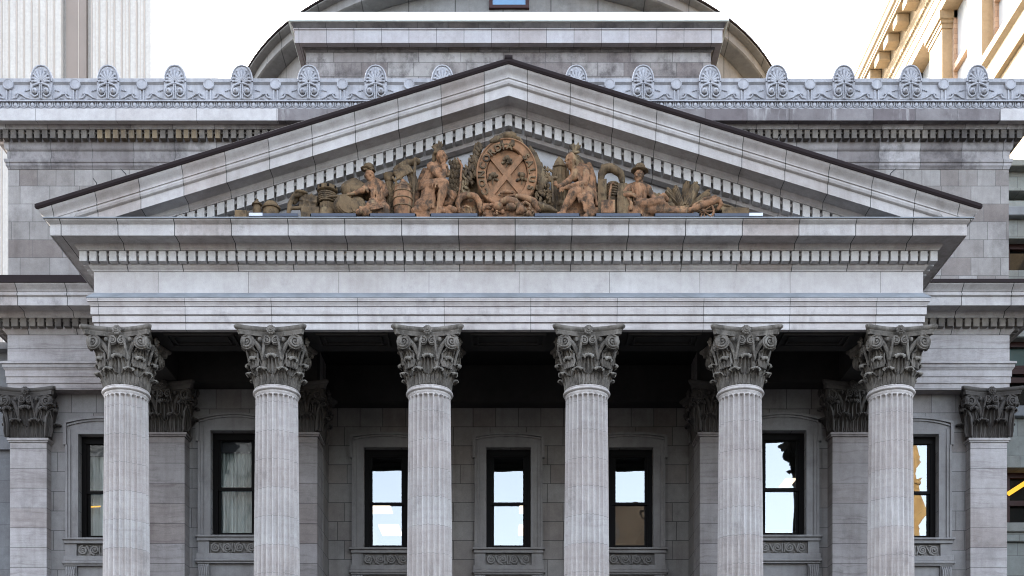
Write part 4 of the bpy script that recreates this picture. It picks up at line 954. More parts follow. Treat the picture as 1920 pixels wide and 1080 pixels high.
for sg in (-1, 1):
    def cr(u, w): return (X_(EX + sg * u * 33 / 1 + w[0], SY), Z_(EY + u * 37 + w[1], SY))
    nx, nz = 37 / 49.6, -33 / 49.6 * sg
    pts = [(EX - sg * 28, EY - 33), (EX + sg * 28, EY + 36)]
    dx, dz = pts[1][0] - pts[0][0], pts[1][1] - pts[0][1]; l = math.hypot(dx, dz); nx, nz = -dz / l * 5.2, dx / l * 5.2
    q = [(pts[0][0] + nx, pts[0][1] + nz), (pts[1][0] + nx, pts[1][1] + nz), (pts[1][0] - nx, pts[1][1] - nz), (pts[0][0] - nx, pts[0][1] - nz)]
    d = -.105 if sg < 0 else -.102
    mb.quadprism([(X_(a, SY), Z_(b, SY)) for a, b in q], SY + d, SY - .05)
mb.build('diagonal_cross', 'shield', shield)
def sprig(px, py, seed):
    random.seed(seed); m = MB()
    for k in range(7):
        a = random.uniform(0, 2 * PI); r = random.uniform(2, 9); m.ball(S(px + r * math.cos(a), py + r * .8 * math.sin(a), -.1), (random.uniform(2, 4.2) * K, 3.4 * K, random.uniform(2, 4.2) * K), 8)
    m.ball(S(px, py - 3, -.12), (5 * K, 4 * K, 5 * K), 10)
    m.tube([S(px + 1, py + 2, -.08), S(px, py + 9, -.09), S(px - 1, py + 14, -.08)], [1.4 * K, 1.2 * K, 1 * K], 6)
    for s in (-1, 1): m.ball(S(px + s * 7, py + 6, -.08), (6 * K, 2.5 * K, 2.6 * K), 8, Matrix.Rotation(R(25 * s), 3, 'Y'))
    return m.build('sprig', 'sculptdark', shield, 60)
sprig(951, 299, 1); sprig(924, 331, 2); sprig(979, 331, 3)
def letters():
  seq = [('C', -121), ('O', -103), ('N', -86), ('C', -69), ('O', -53), ('R', -37), ('D', -20), ('I', -8), ('A', 6), ('S', 49), ('A', 64), ('L', 79), ('U', 95), ('S', 112)]
  for word in (seq[:9], seq[9:]):
    bm = bmesh.new()
    for ch, deg in word:
        cu = bpy.data.curves.new('motto', 'FONT'); cu.body = ch; cu.size = 17 * K; cu.extrude = .018; cu.align_x = 'CENTER'; cu.align_y = 'CENTER'; cu.offset = .006
        o = bpy.data.objects.new('motto_tmp', cu); COL.objects.link(o)
        dg = bpy.context.evaluated_depsgraph_get(); dg.update()
        me = bpy.data.meshes.new_from_object(o.evaluated_get(dg), depsgraph=dg)
        a = R(deg); rx, rz = 47.0, 55.8
        c = S(EX, EY, -.155) + Vector((rx * K * math.sin(a), 0, rz * K * math.cos(a)))
        nrm = math.atan2(math.sin(a) / rx, math.cos(a) / rz)
        mtx = Matrix.Translation(c) @ Matrix.Rotation(nrm, 4, 'Y') @ Matrix.Rotation(R(90), 4, 'X')
        me.transform(mtx); bm.from_mesh(me)
        bpy.data.objects.remove(o); bpy.data.curves.remove(cu); bpy.data.meshes.remove(me)
    me = bpy.data.meshes.new('motto'); bm.to_mesh(me); bm.free(); link('motto', me, 'sculptdark', shield)
letters()
# beaver on top
mb = MB()
ell(mb, (951, 257, -.04), (15, 12, 8)); ell(mb, (959, 257.5, -.05), (10.5, 11, 9.5)); cap(mb, [(941, 259, -.06), (931, 262, -.12), (922, 265, -.16)], [7.5, 7, 4.2]); ell(mb, (933, 255.5, -.04), (2, 2, 2.4)); ell(mb, (928, 256, -.1), (2, 2, 2.4))
cap(mb, [(941, 265, -.12), (939, 272, -.14)], [3, 2.6]); cap(mb, [(962, 265, -.12), (960, 272, -.16)], [4.4, 3.4]); cap(mb, [(949, 266, -.1), (949, 272, -.1)], [3, 3]); ell(mb, (976, 268, -.02), (5, 10, 13), -28); cap(mb, [(936, 271, -.04), (950, 268.5, -.02), (966, 271, -.02)], [3, 3, 3])
for k in range(7): ell(mb, (936 + k * 4.6, 271 + abs(k - 3) * .6, -.12), (2.6, 3, 2.4))
fin(clay(mb, 'beaver', 'sculptdark', voxel=.014, smooth=1), 'carved beaver crouching on top of the oval shield', 'beaver')
# leaf sprays beside the shield
random.seed(5)
m = MB()
for k in range(330):
    t = random.random(); px = 905 - 42 * t + random.uniform(-12, 8); py = 275 + 92 * t ** .9 + random.uniform(-8, 8)
    if px > 903 - 6 * math.sin(t * PI): px = 900 - 8 * random.random() - 8 * math.sin(t * PI)
    a = R(-22 + random.uniform(-35, 35)); m.ball(S(px, py, random.uniform(-.1, .12)), (2.7 * K, 1.8 * K, 7.0 * K), 7, Matrix.Rotation(a, 3, 'Y'))
m.add(*(lambda q: (q.v, q.f))(slab([(903, 280), (893, 300), (878, 315), (868, 345), (866, 372), (900, 380)], .13, .26)))
fin(m.build('leaf_spray', 'sculptdark', smooth=60), 'dense spray of small carved leaves left of the oval shield', 'leaves', 'leaf sprays beside the shield')
m = MB(); random.seed(8)
for k in range(26):
    t = k / 25; b = S(1012 - 8 * t, 372 - 20 * random.random(), .05); tp = S(990 + 38 * t, 274 + 62 * t ** 1.6 + random.uniform(-4, 4), .04)
    m.tube([b, b.lerp(tp, .35) + Vector((.03, -.05, 0)), b.lerp(tp, .75) + Vector((.02, -.07, 0)), tp], [3 * K, 6 * K, 5 * K, .8 * K], 7)
for k in range(90): m.ball(S(random.uniform(1002, 1034), random.uniform(312, 384), -.05), (2.6 * K, 2.4 * K, random.uniform(2.5, 5) * K), 7, Matrix.Rotation(random.uniform(-.8, .8), 3, 'Y'))
m.add(*(lambda q: (q.v, q.f))(slab([(996, 276), (1010, 292), (1022, 318), (1029, 350), (1030, 374), (1000, 378)], .13, .26)))
fin(m.build('leaf_spray', 'sculptdark', smooth=60), 'tall carved thistle leaves rising right of the oval shield', 'leaves', 'leaf sprays beside the shield')
# curled cartouche, fruit and horns at the foot of the shield
mb = MB(); cap(mb, [(861, 398, -.12), (858, 382, -.14), (863, 370, -.14), (876, 366, -.14), (890, 368, -.12), (898, 378, -.1), (903, 396, -.08)], [4, 5, 5.5, 5.5, 6, 6, 6]); cap(mb, [(884, 398, -.16), (882, 390, -.16), (873, 386, -.17), (866, 390, -.17), (869, 396, -.17)], [2.2, 2.2, 2, 1.8, 1.6]); cap(mb, [(862, 364, -.16), (878, 361, -.18), (894, 366, -.15), (902, 377, -.1)], [2, 2, 2, 2]); floor_block(mb, 856, 908, -.85, -.45, 372)
fin(clay(mb, 'cartouche', 'sculpt', voxel=.015, smooth=1), 'carved cartouche curling round a dark hollow left of the shield foot', 'cartouche')
mb = MB(); random.seed(11)
for k in range(120):
    px = random.uniform(905, 1000); t = (px - 952) / 48; py = 382 + 10 * abs(t) + random.uniform(-4, 16); r = random.uniform(2.2, 5.6)
    ell(mb, (px, py, -.12 + random.uniform(-.1, .08)), (r, r, r * random.uniform(.8, 1.1)), 0, 8)
cap(mb, [(940, 380, -.2), (952, 376, -.24), (966, 379, -.22), (974, 388, -.2)], [6, 8, 7, 6]); ell(mb, (958, 388, -.24), (10, 8, 7)); ell(mb, (934, 387, -.22), (9, 8, 8)); ell(mb, (976, 393, -.2), (9, 8, 9))
cap(mb, [(918, 374, -.16), (926, 380, -.2), (938, 384, -.2)], [4, 4, 4]); cap(mb, [(970, 368, -.2), (984, 371, -.2), (1000, 378, -.18), (1010, 392, -.15)], [4.5, 6, 7, 7]); cap(mb, [(978, 384, -.22), (985, 379, -.24), (993, 384, -.22), (994, 392, -.2)], [2.6, 2.6, 2.6, 2.4])
cap(mb, [(940, 362, -.18), (950, 359.5, -.2), (961, 361, -.18)], [2.6, 4, 2.6]); cap(mb, [(936, 366, -.16), (964, 367, -.16)], [2, 2])
floor_block(mb, 906, 1010, -1.05, -.5, 388)
fin(mb.build('fruit_heap', 'sculpt', smooth=60), 'heap of carved fruit, flowers and ribbon at the foot of the shield', 'carving')
mb = MB()
for k in range(8):
    t = k / 7; c = (1012 + 30 * t, 388 + 3 * t + 10 * t * t * .6, -.14); mb.ball(S(*c), (4.2 * K, (11 - 5 * t) * K, (10.5 - 4.5 * t) * K), 12, Matrix.Rotation(R(-25 - 25 * t), 3, 'Y'))
cap(mb, [(1010, 388, -.12), (1030, 392, -.12), (1044, 400, -.1)], [8, 7, 5]); floor_block(mb, 1004, 1046, -1.0, -.6, 398)
fin(clay(mb, 'horn_of_plenty', 'sculptdark', voxel=.014, smooth=1), 'ribbed carved horn of plenty lying right of the shield foot', 'horn')

# ----- seated man with bowed head right of the shield
mb = MB()
head(mb, (1070, 302, -.14), -52, 26, 1.08)
cap(mb, [(1078, 311, -.04), (1083, 318, 0)], [7, 8]); cap(mb, [(1086, 324, 0), (1094, 338, .02), (1099, 354, .02)], [15, 14.5, 14])
cap(mb, [(1076, 320, -.08), (1090, 314, 0), (1100, 318, .06)], [8, 9, 8]); ell(mb, (1080, 328, -.1), (10, 10, 13), 20)
cap(mb, [(1096, 318, -.1), (1100, 332, -.2), (1096, 344, -.26)], [8, 7, 6]); cap(mb, [(1096, 344, -.26), (1080, 347, -.32), (1062, 352, -.34)], [6, 5.4, 4]); hand(mb, (1055, 354, -.34), 205, .95, .6)
for k in range(6): cap(mb, [(1068 + 5 * k, 350 - .8 * k, -.36), (1070 + 5 * k, 355 - .5 * k, -.36)], [1.3, 1.0])
cap(mb, [(1078, 326, -.02), (1066, 340, -.12), (1048, 350, -.22)], [7, 6, 4.2]); hand(mb, (1043, 346, -.22), 120, .9, .9)
cap(mb, [(1100, 360, -.06), (1086, 360, -.24), (1074, 364, -.34)], [13, 11.5, 10]); cap(mb, [(1074, 364, -.34), (1065, 380, -.34), (1056, 396, -.32)], [9.5, 8, 5]); cap(mb, [(1055, 399, -.33), (1046, 402, -.38)], [5, 3.6]); cap(mb, [(1056, 398, -.32), (1056, 410, -.32)], [5, 6])
cap(mb, [(1104, 362, -.04), (1102, 374, -.26), (1101, 376, -.32)], [12, 11.5, 11]); cap(mb, [(1101, 376, -.32), (1106, 390, -.34), (1107, 402, -.34)], [10.5, 10.5, 8]); cap(mb, [(1104, 402, -.36), (1098, 405, -.42)], [5, 4])
for k in range(7): cap(mb, [(1092 + 1.8 * k, 376 + 2 * k, -.42), (1096 + 2.2 * k, 396 + k, -.42)], [1.3, 1.2])
cap(mb, [(1093, 352, -.22), (1098, 366, -.32), (1094, 378, -.36)], [3, 3, 2.6]); cap(mb, [(1104, 350, -.16), (1108, 368, -.24), (1110, 384, -.26)], [3, 3.2, 2.8])
cap(mb, [(1104, 310, .1), (1110, 335, .12), (1114, 365, .12), (1116, 402, .1)], [6, 8, 9, 9]); cap(mb, [(1108, 326, .0), (1114, 352, -.02), (1119, 384, -.04)], [2.6, 2.8, 2.6]); cap(mb, [(1102, 320, 0), (1109, 346, -.06)], [2.2, 2.2])
for k in range(5): cap(mb, [(1084 + 4 * k, 354 + k, -.26), (1083 + 4.4 * k, 366, -.36), (1086 + 4.6 * k, 380, -.38)], [1.6, 2.2, 1.3])
for k in range(5): cap(mb, [(1080 + 4 * k, 322 + .8 * k, -.17), (1086 + 3.4 * k, 338, -.19), (1090 + 3 * k, 352, -.18)], [1.3, 1.7, 1.2])
ell(mb, (1088, 392, .02), (24, 22, 22)); ell(mb, (1074, 398, .05), (24, 20, 16)); floor_block(mb, 1052, 1120, -1.1, -.45, 398)
bowed = fin(clay(mb, 'statue', 'sculpt', voxel=.0125, smooth=1), 'carved seated man with long hair and bowed head, arms resting on his knee', 'statue', 'carved figures in the pediment')
feathers(bowed, (1077, 285, -.06), 2, 6, 15, 16)
mb = MB()
for k in range(9): cap(mb, [(1072 + 1.5 * k, 289 + k * .6, -.12 + .03 * k), (1080 + 1.6 * k, 302 + k * .4, -.13 + .03 * k), (1083 + 1.2 * k, 320 + k, -.12 + .03 * k)], [2.8, 2.8, 1.6])
clay(mb, 'hair', 'sculptdark', bowed, .013, 0)
m = slab([(1048, 290), (1056, 298), (1064, 312), (1070, 345), (1070, 400), (1036, 400), (1033, 345), (1036, 312), (1041, 300)], .05, .24)
for k in range(5): m.tube([S(1038 + 7 * k, 312 + abs(k - 1.5) * 2, .05), S(1037 + 7.5 * k, 350, .03), S(1037 + 7 * k, 398, .04)], [1 * K, 2 * K, 1.6 * K], 6)
m.tube([S(1036, 312, .04), S(1048, 308, .02), S(1062, 311, .04)], 1.3 * K, 6)
fin(m.build('blanket', 'sculptdark', smooth=45), 'stiff pointed carved blanket hanging behind the bowed man', 'blanket')
mb = MB(); cap(mb, [(1035, 332, -.24), (1036, 352, -.24), (1037, 378, -.22)], [2.6, 2, 1.8]); ell(mb, (1033, 335, -.25), (5, 4, 6), 15); ell(mb, (1041, 334, -.25), (5, 4, 3)); fin(clay(mb, 'pipe', 'sculptdark', voxel=.012, smooth=1), 'carved pipe held upright by the bowed man', 'pipe')
# ----- stone block, sack, coil, shovel
mb = MB()
cap(mb, [(1126, 340, .05), (1128, 326, .03), (1134, 317, .0), (1146, 315, -.02), (1156, 320, -.02), (1164, 326, 0), (1167, 340, .04)], [6, 7, 8, 8, 8, 7, 5.5]); cap(mb, [(1130, 312, 0), (1142, 310, 0)], [4, 4])
fin(clay(mb, 'sack', 'sculptdark', voxel=.016), 'lumpy carved sack slung in an arch over the stone blocks', 'sack')
mb = MB(); mb.box(X_(1121, SY), X_(1137.5, SY), SY - .02, SY + .4, FLOOR, Z_(336, SY)); mb.box(X_(1139, SY), X_(1170, SY), SY + .12, SY + .4, FLOOR, Z_(339, SY)); mb.box(X_(1156, SY), X_(1183, SY), SY - .2, SY + .3, FLOOR, Z_(367, SY)); mb.box(X_(1158, SY), X_(1176, SY), SY - .05, SY + .11, Z_(367, SY), Z_(345, SY))
fin(mb.build('stone_block', 'sculptdark'), 'stepped carved masonry blocks beside the reclining man', 'block')
mb = MB()
for q in range(6): c = S(1149, 346 + q * 4.6, .0); mb.tube([(c.x + 9 * K * math.cos(2 * PI * j / 20), c.y + 9 * K * math.sin(2 * PI * j / 20), c.z) for j in range(21)], 2.1 * K, 6)
mb.lathe([(8 * K, FLOOR), (8 * K, Z_(344, SY)), (4 * K, Z_(341, SY))], S(1149, 0).x, SY, 16)
fin(mb.build('rope_coil', 'sculptdark', smooth=50), 'tall carved coil of rope standing behind the shovel', 'coil')
mb = MB(); cap(mb, [(1146, 345, -.2), (1143, 366, -.25), (1139.5, 390, -.28)], [1.9, 1.9, 2.2]); cap(mb, [(1141, 344, -.2), (1151, 344, -.2)], [1.8, 1.8])
mb.quadprism([(X_(1125, SY), Z_(412, SY)), (X_(1151, SY), Z_(412, SY)), (X_(1151, SY), Z_(388, SY)), (X_(1142, SY), Z_(388, SY)), (X_(1140, SY), Z_(385, SY)), (X_(1138, SY), Z_(388, SY)), (X_(1126, SY), Z_(388, SY))], SY - .31, SY - .26)
fin(mb.build('shovel', 'sculpt', smooth=50), 'carved shovel standing upright on its broad blade', 'shovel')
# ----- reclining settler
mb = MB()
head(mb, (1198, 331, -.08), -30, 4, .93)
cap(mb, [(1200, 342, 0), (1199, 350, 0)], [5.6, 6.5]); cap(mb, [(1197, 357, 0), (1198, 368, 0), (1198, 380, 0)], [15, 15, 13.5]); cap(mb, [(1181, 352, 0), (1197, 349, .02), (1213, 354, .04)], [7, 9, 8])
cap(mb, [(1180, 352, -.04), (1171, 363, -.1), (1168, 366, -.12)], [7, 6, 5.4]); cap(mb, [(1168, 366, -.12), (1176, 366, -.2), (1184, 365, -.24)], [5.2, 4.8, 3.6]); hand(mb, (1187, 366, -.24), -20, .85, .7)
cap(mb, [(1215, 355, .04), (1222, 368, -.02), (1230, 376, -.14)], [7.5, 6, 4.5]); hand(mb, (1234, 376, -.2), -10, .85, .6)
cap(mb, [(1198, 385, -.1), (1216, 384, -.24), (1236, 379, -.3)], [12, 10.5, 10]); cap(mb, [(1238, 378, -.28), (1243, 388, -.26), (1250, 400, -.22)], [9.5, 8.5, 6]); cap(mb, [(1202, 392, -.12), (1230, 395, -.26), (1262, 397, -.28), (1284, 398, -.26)], [10, 9, 7.5, 5.5])
cap(mb, [(1284, 397, -.26), (1288, 392, -.28)], [5, 3.6]); cap(mb, [(1238, 371, -.2), (1244, 366, -.16), (1250, 374, -.1)], [5, 4.5, 5])
for k in range(6): cap(mb, [(1230 + 4 * k, 374 + 1.2 * k, -.38), (1236 + 4.4 * k, 392, -.34)], [1.4, 1.5])
for a in (1186, 1193, 1203, 1209): cap(mb, [(a, 354, -.17), (a + (1197 - a) * .2, 378, -.19)], [1.3, 1.1])
cap(mb, [(1186, 379, -.15), (1198, 381, -.2), (1211, 379, -.14)], [2, 2, 2]); cap(mb, [(1178, 372, -.2), (1184, 382, -.24), (1183, 392, -.24)], [2.2, 3.4, 4]); floor_block(mb, 1176, 1286, -1.1, -.5, 395)
recl = fin(clay(mb, 'statue', 'sculpt', voxel=.0125, smooth=1), 'carved reclining man in a round brimmed hat and waistcoat, legs stretched to the right', 'statue', 'carved figures in the pediment')
mb = MB(); mb.ball(S(1199.5, 320.5, -.03), (17 * K, 16 * K, 3 * K), 18, Matrix.Rotation(R(2), 3, 'Y')); mb.ball(S(1200, 313.5, -.02), (10 * K, 9.5 * K, 7.5 * K), 14)
clay(mb, 'hat', 'sculptdark', recl, .015, 1)
# ----- timber, wheel, plough and nets at the right end
def log(px0, py0, px1, py1, r, dy, label):
    m = MB(); a, b = S(px0, py0, dy), S(px1, py1, dy + .05); m.tube([a, a.lerp(b, .5), b, b + (b - a) * .01], [r * K * .85, r * K * 1.02, r * K, r * K * .7], 10)
    for k in range(6):
        t = 2 * PI * k / 6; off = Vector((math.cos(t) * r * .9 * K * .5, -abs(math.sin(t)) * r * .9 * K, math.sin(t) * r * .6 * K)); m.tube([a + off, b + off], r * .28 * K, 5)
    return fin(m.build('log', 'sculptdark', smooth=50), label, 'log', 'logs in the fan of timber')
log(1280, 392, 1251, 358, 6, .05, 'shortest leftmost log of the fan, leaning towards the reclining man')
log(1280, 392, 1266, 354, 6.5, 0, 'second log of the fan from the reclining man')
log(1282, 392, 1288, 348, 8, .08, 'tall near-vertical log at the middle of the fan')
log(1285, 392, 1304, 350, 9, 0, 'thickest log of the fan, tilted right of upright')
log(1288, 394, 1328, 363, 7, .06, 'long log of the fan lying low towards the wheel')
mb = MB(); c = S(1318, 396, -.2)
mb.tube([(c.x + 20 * K * math.cos(2 * PI * j / 28), c.y, c.z + 18 * K * math.sin(2 * PI * j / 28)) for j in range(29)], 2.2 * K, 7); mb.ball(c, (4 * K, 5 * K, 4 * K), 10)
for j in range(10): mb.tube([c, (c.x + 20 * K * math.cos(2 * PI * j / 10), c.y, c.z + 18 * K * math.sin(2 * PI * j / 10))], 1.3 * K, 6)
fin(mb.build('wheel', 'sculpt', smooth=50), 'spoked carved cart wheel half sunk behind the ledge', 'wheel')
mb = MB(); cap(mb, [(1282, 398, -.2), (1306, 390, -.22), (1330, 380, -.2), (1347, 374, -.16)], [4, 6, 7, 5]); cap(mb, [(1347, 374, -.16), (1352, 383, -.14), (1346, 392, -.12)], [5, 4.5, 3.5]); cap(mb, [(1300, 386, -.12), (1322, 374, -.1), (1342, 370, -.08)], [3.6, 4.4, 3.6]); cap(mb, [(1282, 400, -.2), (1282, 412, -.2)], [4, 5])
fin(clay(mb, 'plough', 'sculpt', voxel=.014, smooth=1), 'carved plough with a curved mouldboard above the cart wheel', 'plough')
mb = MB(); random.seed(4)
for k in range(9): cap(mb, [(1350 + random.uniform(0, 6), 382 + k * 2, random.uniform(-.15, .1)), (1372 + random.uniform(-4, 4), 388 + k * 1.5, random.uniform(-.15, .1)), (1398 + random.uniform(-8, 12), 395 + k * .9, random.uniform(-.1, .1))], [2.4, 2, 1.4])
floor_block(mb, 1352, 1402, -1.05, -.6, 396)
fin(clay(mb, 'net', 'sculptdark', voxel=.012, smooth=0), 'trailing carved net tapering to the thin right end of the pediment', 'net')

def rockwork(pts, seed, label):
    random.seed(seed); m = MB()
    for (x0, y0), (x1, y1) in zip(pts, pts[1:]):
        n = max(2, int((x1 - x0) / 7))
        for i in range(n):
            t = i / n; px = x0 + (x1 - x0) * t; top = y0 + (y1 - y0) * t; r = random.uniform(6, 9)
            ell(m, (px + random.uniform(-2, 2), top + r, random.uniform(.12, .26)), (r, r, r * random.uniform(.9, 1.5)), random.uniform(-30, 30), 10)
            ell(m, (px + random.uniform(-3, 3), top + r * 2.2, random.uniform(.05, .2)), (r * 1.1, r, r), random.uniform(-30, 30), 10)
            if random.random() < .7: cap(m, [(px, top + 14, .1), (px + random.uniform(-6, 6), top + 3, .06), (px + random.uniform(-9, 9), top - 3, .1)], [2.4, 2.2, 1.2], 6)
    m.box(X_(pts[0][0], SY), X_(pts[-1][0], SY), SY + .12, SY + .45, FLOOR, Z_(max(p[1] for p in pts) + 8, SY))
    return fin(clay(m, 'rockwork', 'sculptdark', voxel=.016, smooth=1), label, 'carving', 'carved rockwork behind the figures')
rockwork([(592, 378), (628, 374), (648, 362), (690, 352), (722, 350), (742, 352), (782, 345)], 3, 'rough carved rocks and scrub behind the sailor, capstan and barrel')
rockwork([(782, 340), (800, 345), (838, 356), (872, 360), (900, 366)], 6, 'rough carved rocks and scrub behind the thinking man and the cartouche')
rockwork([(1026, 370), (1056, 366), (1090, 352), (1118, 350), (1160, 352), (1182, 360)], 9, 'rough carved rocks and scrub behind the bowed man and the shovel')
rockwork([(1210, 366), (1236, 364), (1258, 372), (1300, 372), (1345, 384), (1400, 394)], 12, 'rough carved rocks and scrub behind the reclining man and the logs')
# ----- floodlight bars along the ledge
def led(a, b, bright, label):
    y = -1.30; x0, x1 = X_(a, y), X_(b, y); m = MB(); m.cbox(x0, x1, y, y + .10, 15.165, 15.232, .006); m.box(x0 + .1, x0 + .16, y + .02, y + .08, 15.131, 15.164); m.box(x1 - .16, x1 - .1, y + .02, y + .08, 15.131, 15.164)
    o = m.build('light_bar', 'ledbar'); tag(o, label, 'light bar', 'light bars along the pediment ledge')
    if bright:
        e0, e1 = (x0 - .005, x0 + .30) if bright < 0 else (x1 - .30, x1 + .005)
        MB().cbox(e0, e1, y - .006, y + .106, 15.166, 15.238, .004).build('end_cover', 'ledend', o)
    else:
        for xe in (x0, x1): MB().box(xe - .03, xe + .03, y + .01, y + .09, 15.168, 15.225).build('end_cap', 'frame', o)
BARS = [(467, 558, -1, 'leftmost light bar, with a bare silvery end, under the domed hamper'), (583, 667, 0, 'grey-blue light bar on the ledge under the capstan'), (694, 778, 0, 'grey-blue light bar on the ledge under the barrel'),
        (808, 895, 0, 'grey-blue light bar on the ledge under the curled cartouche'), (1003, 1086, 0, 'grey-blue light bar on the ledge under the horn of plenty'), (1118, 1201, 0, 'grey-blue light bar on the ledge under the shovel'),
        (1229, 1311, 0, 'grey-blue light bar on the ledge under the fan of logs'), (1340, 1430, 1, 'rightmost light bar, with a bare silvery end, under the net')]
for b in BARS: led(*b)
# ---------------------------------------------------------------- rotunda behind the front block
rot = empty('rotunda', 'grey stone domed rotunda behind a square sooty block with a pale green coping', 'building', (0, 0, 0))
BY, BH = 8.5, 6.21
BU = [(-BH, 20), (-BH, BY), (BH, BY), (BH, 20)]
MB().sweep([(-5.8, 19.7), (0, 19.7), (0, 25.24), (-5.8, 25.24)], BU).build('block_wall', 'blockwall', rot)
def rband(name, prof, mat): 
    m = MB(); m.sweep(prof, BU); return m.build(name, mat, rot, 30)
rband('block_moulding', [(-.5, 25.242), (.02, 25.242), (.03, 25.26), (.06, 25.29), (.10, 25.30), (.10, 25.335), (-.5, 25.335)], 'blockdark')
rband('block_cornice', [(-.5, 25.337), (.30, 25.337), (.30, 25.72), (.33, 25.73), (.34, 25.76), (-.5, 25.76)], 'blockband')
rband('block_upper_band', [(-.5, 25.762), (.33, 25.762), (.35, 25.79), (.40, 25.87), (.41, 25.89), (-.5, 25.89)], 'blockdark')
rband('coping', [(-.6, 25.892), (.42, 25.892), (.47, 25.905), (.42, 26.19), (.40, 26.205), (-.6, 26.24)], 'coping')
MB().box(-5.8, 5.8, 8.9, 19, 25.8, 26.0).build('block_roof', 'roofmetal', rot)
DX, DY = .06, 22.5
def cyl(name, prof, mat, smooth=25): 
    m = MB(); m.lathe(prof, DX, DY, 128); return m.build(name, mat, rot, smooth)
cyl('drum', [(10.3, 19.7), (10.3, 28.2), (10.5, 28.25), (10.5, 28.6), (10.55, 28.62), (10.55, 29.6), (10.3, 29.62)], 'drum')
cyl('drum_ledge', [(10.4, 27.9), (10.62, 27.92), (10.62, 28.14), (10.4, 28.18)], 'coping')
cyl('drum_cornice', [(10.5, 29.625), (11.10, 29.63), (11.16, 29.66), (11.16, 29.72), (11.13, 29.74), (11.13, 30.0), (11.36, 30.01), (11.40, 30.03), (11.40, 30.06), (11.3, 30.07)], 'drum')
cyl('roof_edge', [(11.2, 30.072), (11.44, 30.072), (11.46, 30.10), (11.44, 30.14), (11.2, 30.142)], 'roofmetal')
cyl('dome', [(11.3, 30.142)] + [(27 * math.sin(R(24.8) * (1 - i / 12)), 30.15 - 27 * math.cos(R(24.8)) + 27 * math.cos(R(24.8) * (1 - i / 12))) for i in range(12)] + [(.02, 32.64)], 'dome', 60)
mb = MB(); yw = DY - 10.62; x0, x1 = X_(917, yw), X_(992, yw); zb = Z_(15, yw)
mb.box(x0, x0 + .12, yw - .02, yw + .4, zb, 29.55); mb.box(x1 - .12, x1, yw - .02, yw + .4, zb, 29.55); mb.box(x0 + .12, x1 - .12, yw - .02, yw + .4, zb - .0, zb + .10)
w = mb.build('drum_window', 'redframe', rot); MB().box(x0 + .12, x1 - .12, yw + .01, yw + .3, zb + .1, 29.55).build('pane', 'glassblue', w)

# ---------------------------------------------------------------- neighbouring buildings
# white ribbed tower far behind on the left
tw = empty('ribbed_tower', 'white ribbed office tower with a tan vertical recess behind the left end of the bank', 'tower', (-36, 55, 0))
ty = 32.5; xr = X_(283, ty); xl = xr - 9.5
a0, a1 = X_(120, ty), X_(158, ty)
def tb(name, x0, x1, y0, y1, z0, z1, mat): 
    m = MB().box(x0 + 36, x1 + 36, y0 - 55, y1 - 55, z0, z1); return m.build(name, mat, tw)
tb('core', xl, xr, ty + .5, ty + 14, 0, 50, 'towerwhite')
tb('recess', a0, a1, ty + .30, ty + .498, 0, 50, 'towerstrip')
tb('recess_joint', (a0 + a1) / 2 + .1, (a0 + a1) / 2 + .14, ty + .28, ty + .298, 0, 50, 'towerline')
mb = MB(); ml = MB()
pit = 14.1 * (ty + 27.5) / F
x = xr; i = 0
while x > xl:
    x0 = x - pit
    if not (x > a0 and x0 < a1):
        mb.cbox(x0 + 36 + .07, x + 36, ty - 55, ty + .498 - 55, 0, 50, .05)
        ml.box(x0 + 36, x0 + 36 + .07, ty - 55 + .035, ty + .498 - 55, 0, 50)
        if i % 2: ml.box(x0 + 36 + pit * .55, x0 + 36 + pit * .55 + .03, ty - 55 - .004, ty - 55 + .05, 0, 50)
    x = x0; i += 1
mb.build('ribs', 'towerwhite', tw); ml.build('joints', 'towerline', tw)
# cream office building on the right, its side receding from the camera
rb = empty('cream_building', 'tall cream stone building with bracketed cornice and pilasters behind the right end of the bank', 'building', (0, 0, 0))
XF = 18.9; YN, YFAR = 2.0, 36.0
ZC = 39.6
def sidebox(name, x0, x1, z0, z1, mat, parent=rb, ya=YN, yb=YFAR):
    return MB().box(x0, x1, ya, yb, z0, z1).build(name, mat, parent)
sidebox('core', XF + .9, XF + 20, 0, ZC + .3, 'beigedark')
mb = MB()
def cor(prof, ya=YN, yb=YFAR): mb.rings([[(XF - p, y, z) for p, z in prof] for y in (ya - .0, yb)])
cor([(-1, 39.0), (1.05, 39.0), (1.05, 39.12), (1.10, 39.14), (1.10, 39.3), (1.2, 39.35), (1.25, 39.55), (1.3, 39.6), (1.3, 39.75), (-1, 39.9)])
cor([(-1, 38.2), (.25, 38.2), (.30, 38.3), (.36, 38.36), (.36, 38.998), (-1, 38.998)])
cor([(-1, 36.9), (.12, 36.9), (.12, 37.3), (.16, 37.32), (.16, 37.75), (.2, 37.78), (.2, 38.0), (.3, 38.1), (.3, 38.198), (-1, 38.198)])
mb.build('cornice', 'beige', rb, 30)
y = YN + .2
while y < YFAR - .8:
    MB().cbox(XF - .95, XF - .362, y, y + .62, 38.55, 38.996, .05).build('bracket', 'beige', rb); y += 1.36
mb = MB(); y = YN + .1
while y < YFAR - .2: mb.box(XF - .3, XF - .22, y, y + .14, 38.02, 38.10); y += .26
mb.build('dentil_band', 'beige', rb)
ys = []
y = YN + .9
while y < YFAR:
    ys.append(y); y += 4.3
for y in ys:
    mb = MB(); mb.box(XF, XF + .9, y - .75, y + .75, 31.6, 36.2); mb.box(XF - .05, XF + .9, y - .8, y + .8, 36.202, 36.4); mb.box(XF - .1, XF + .9, y - .86, y + .86, 36.402, 36.55); mb.box(XF - .18, XF + .9, y - .95, y + .95, 36.552, 36.898)
    p = mb.build('pilaster', 'beige', rb)
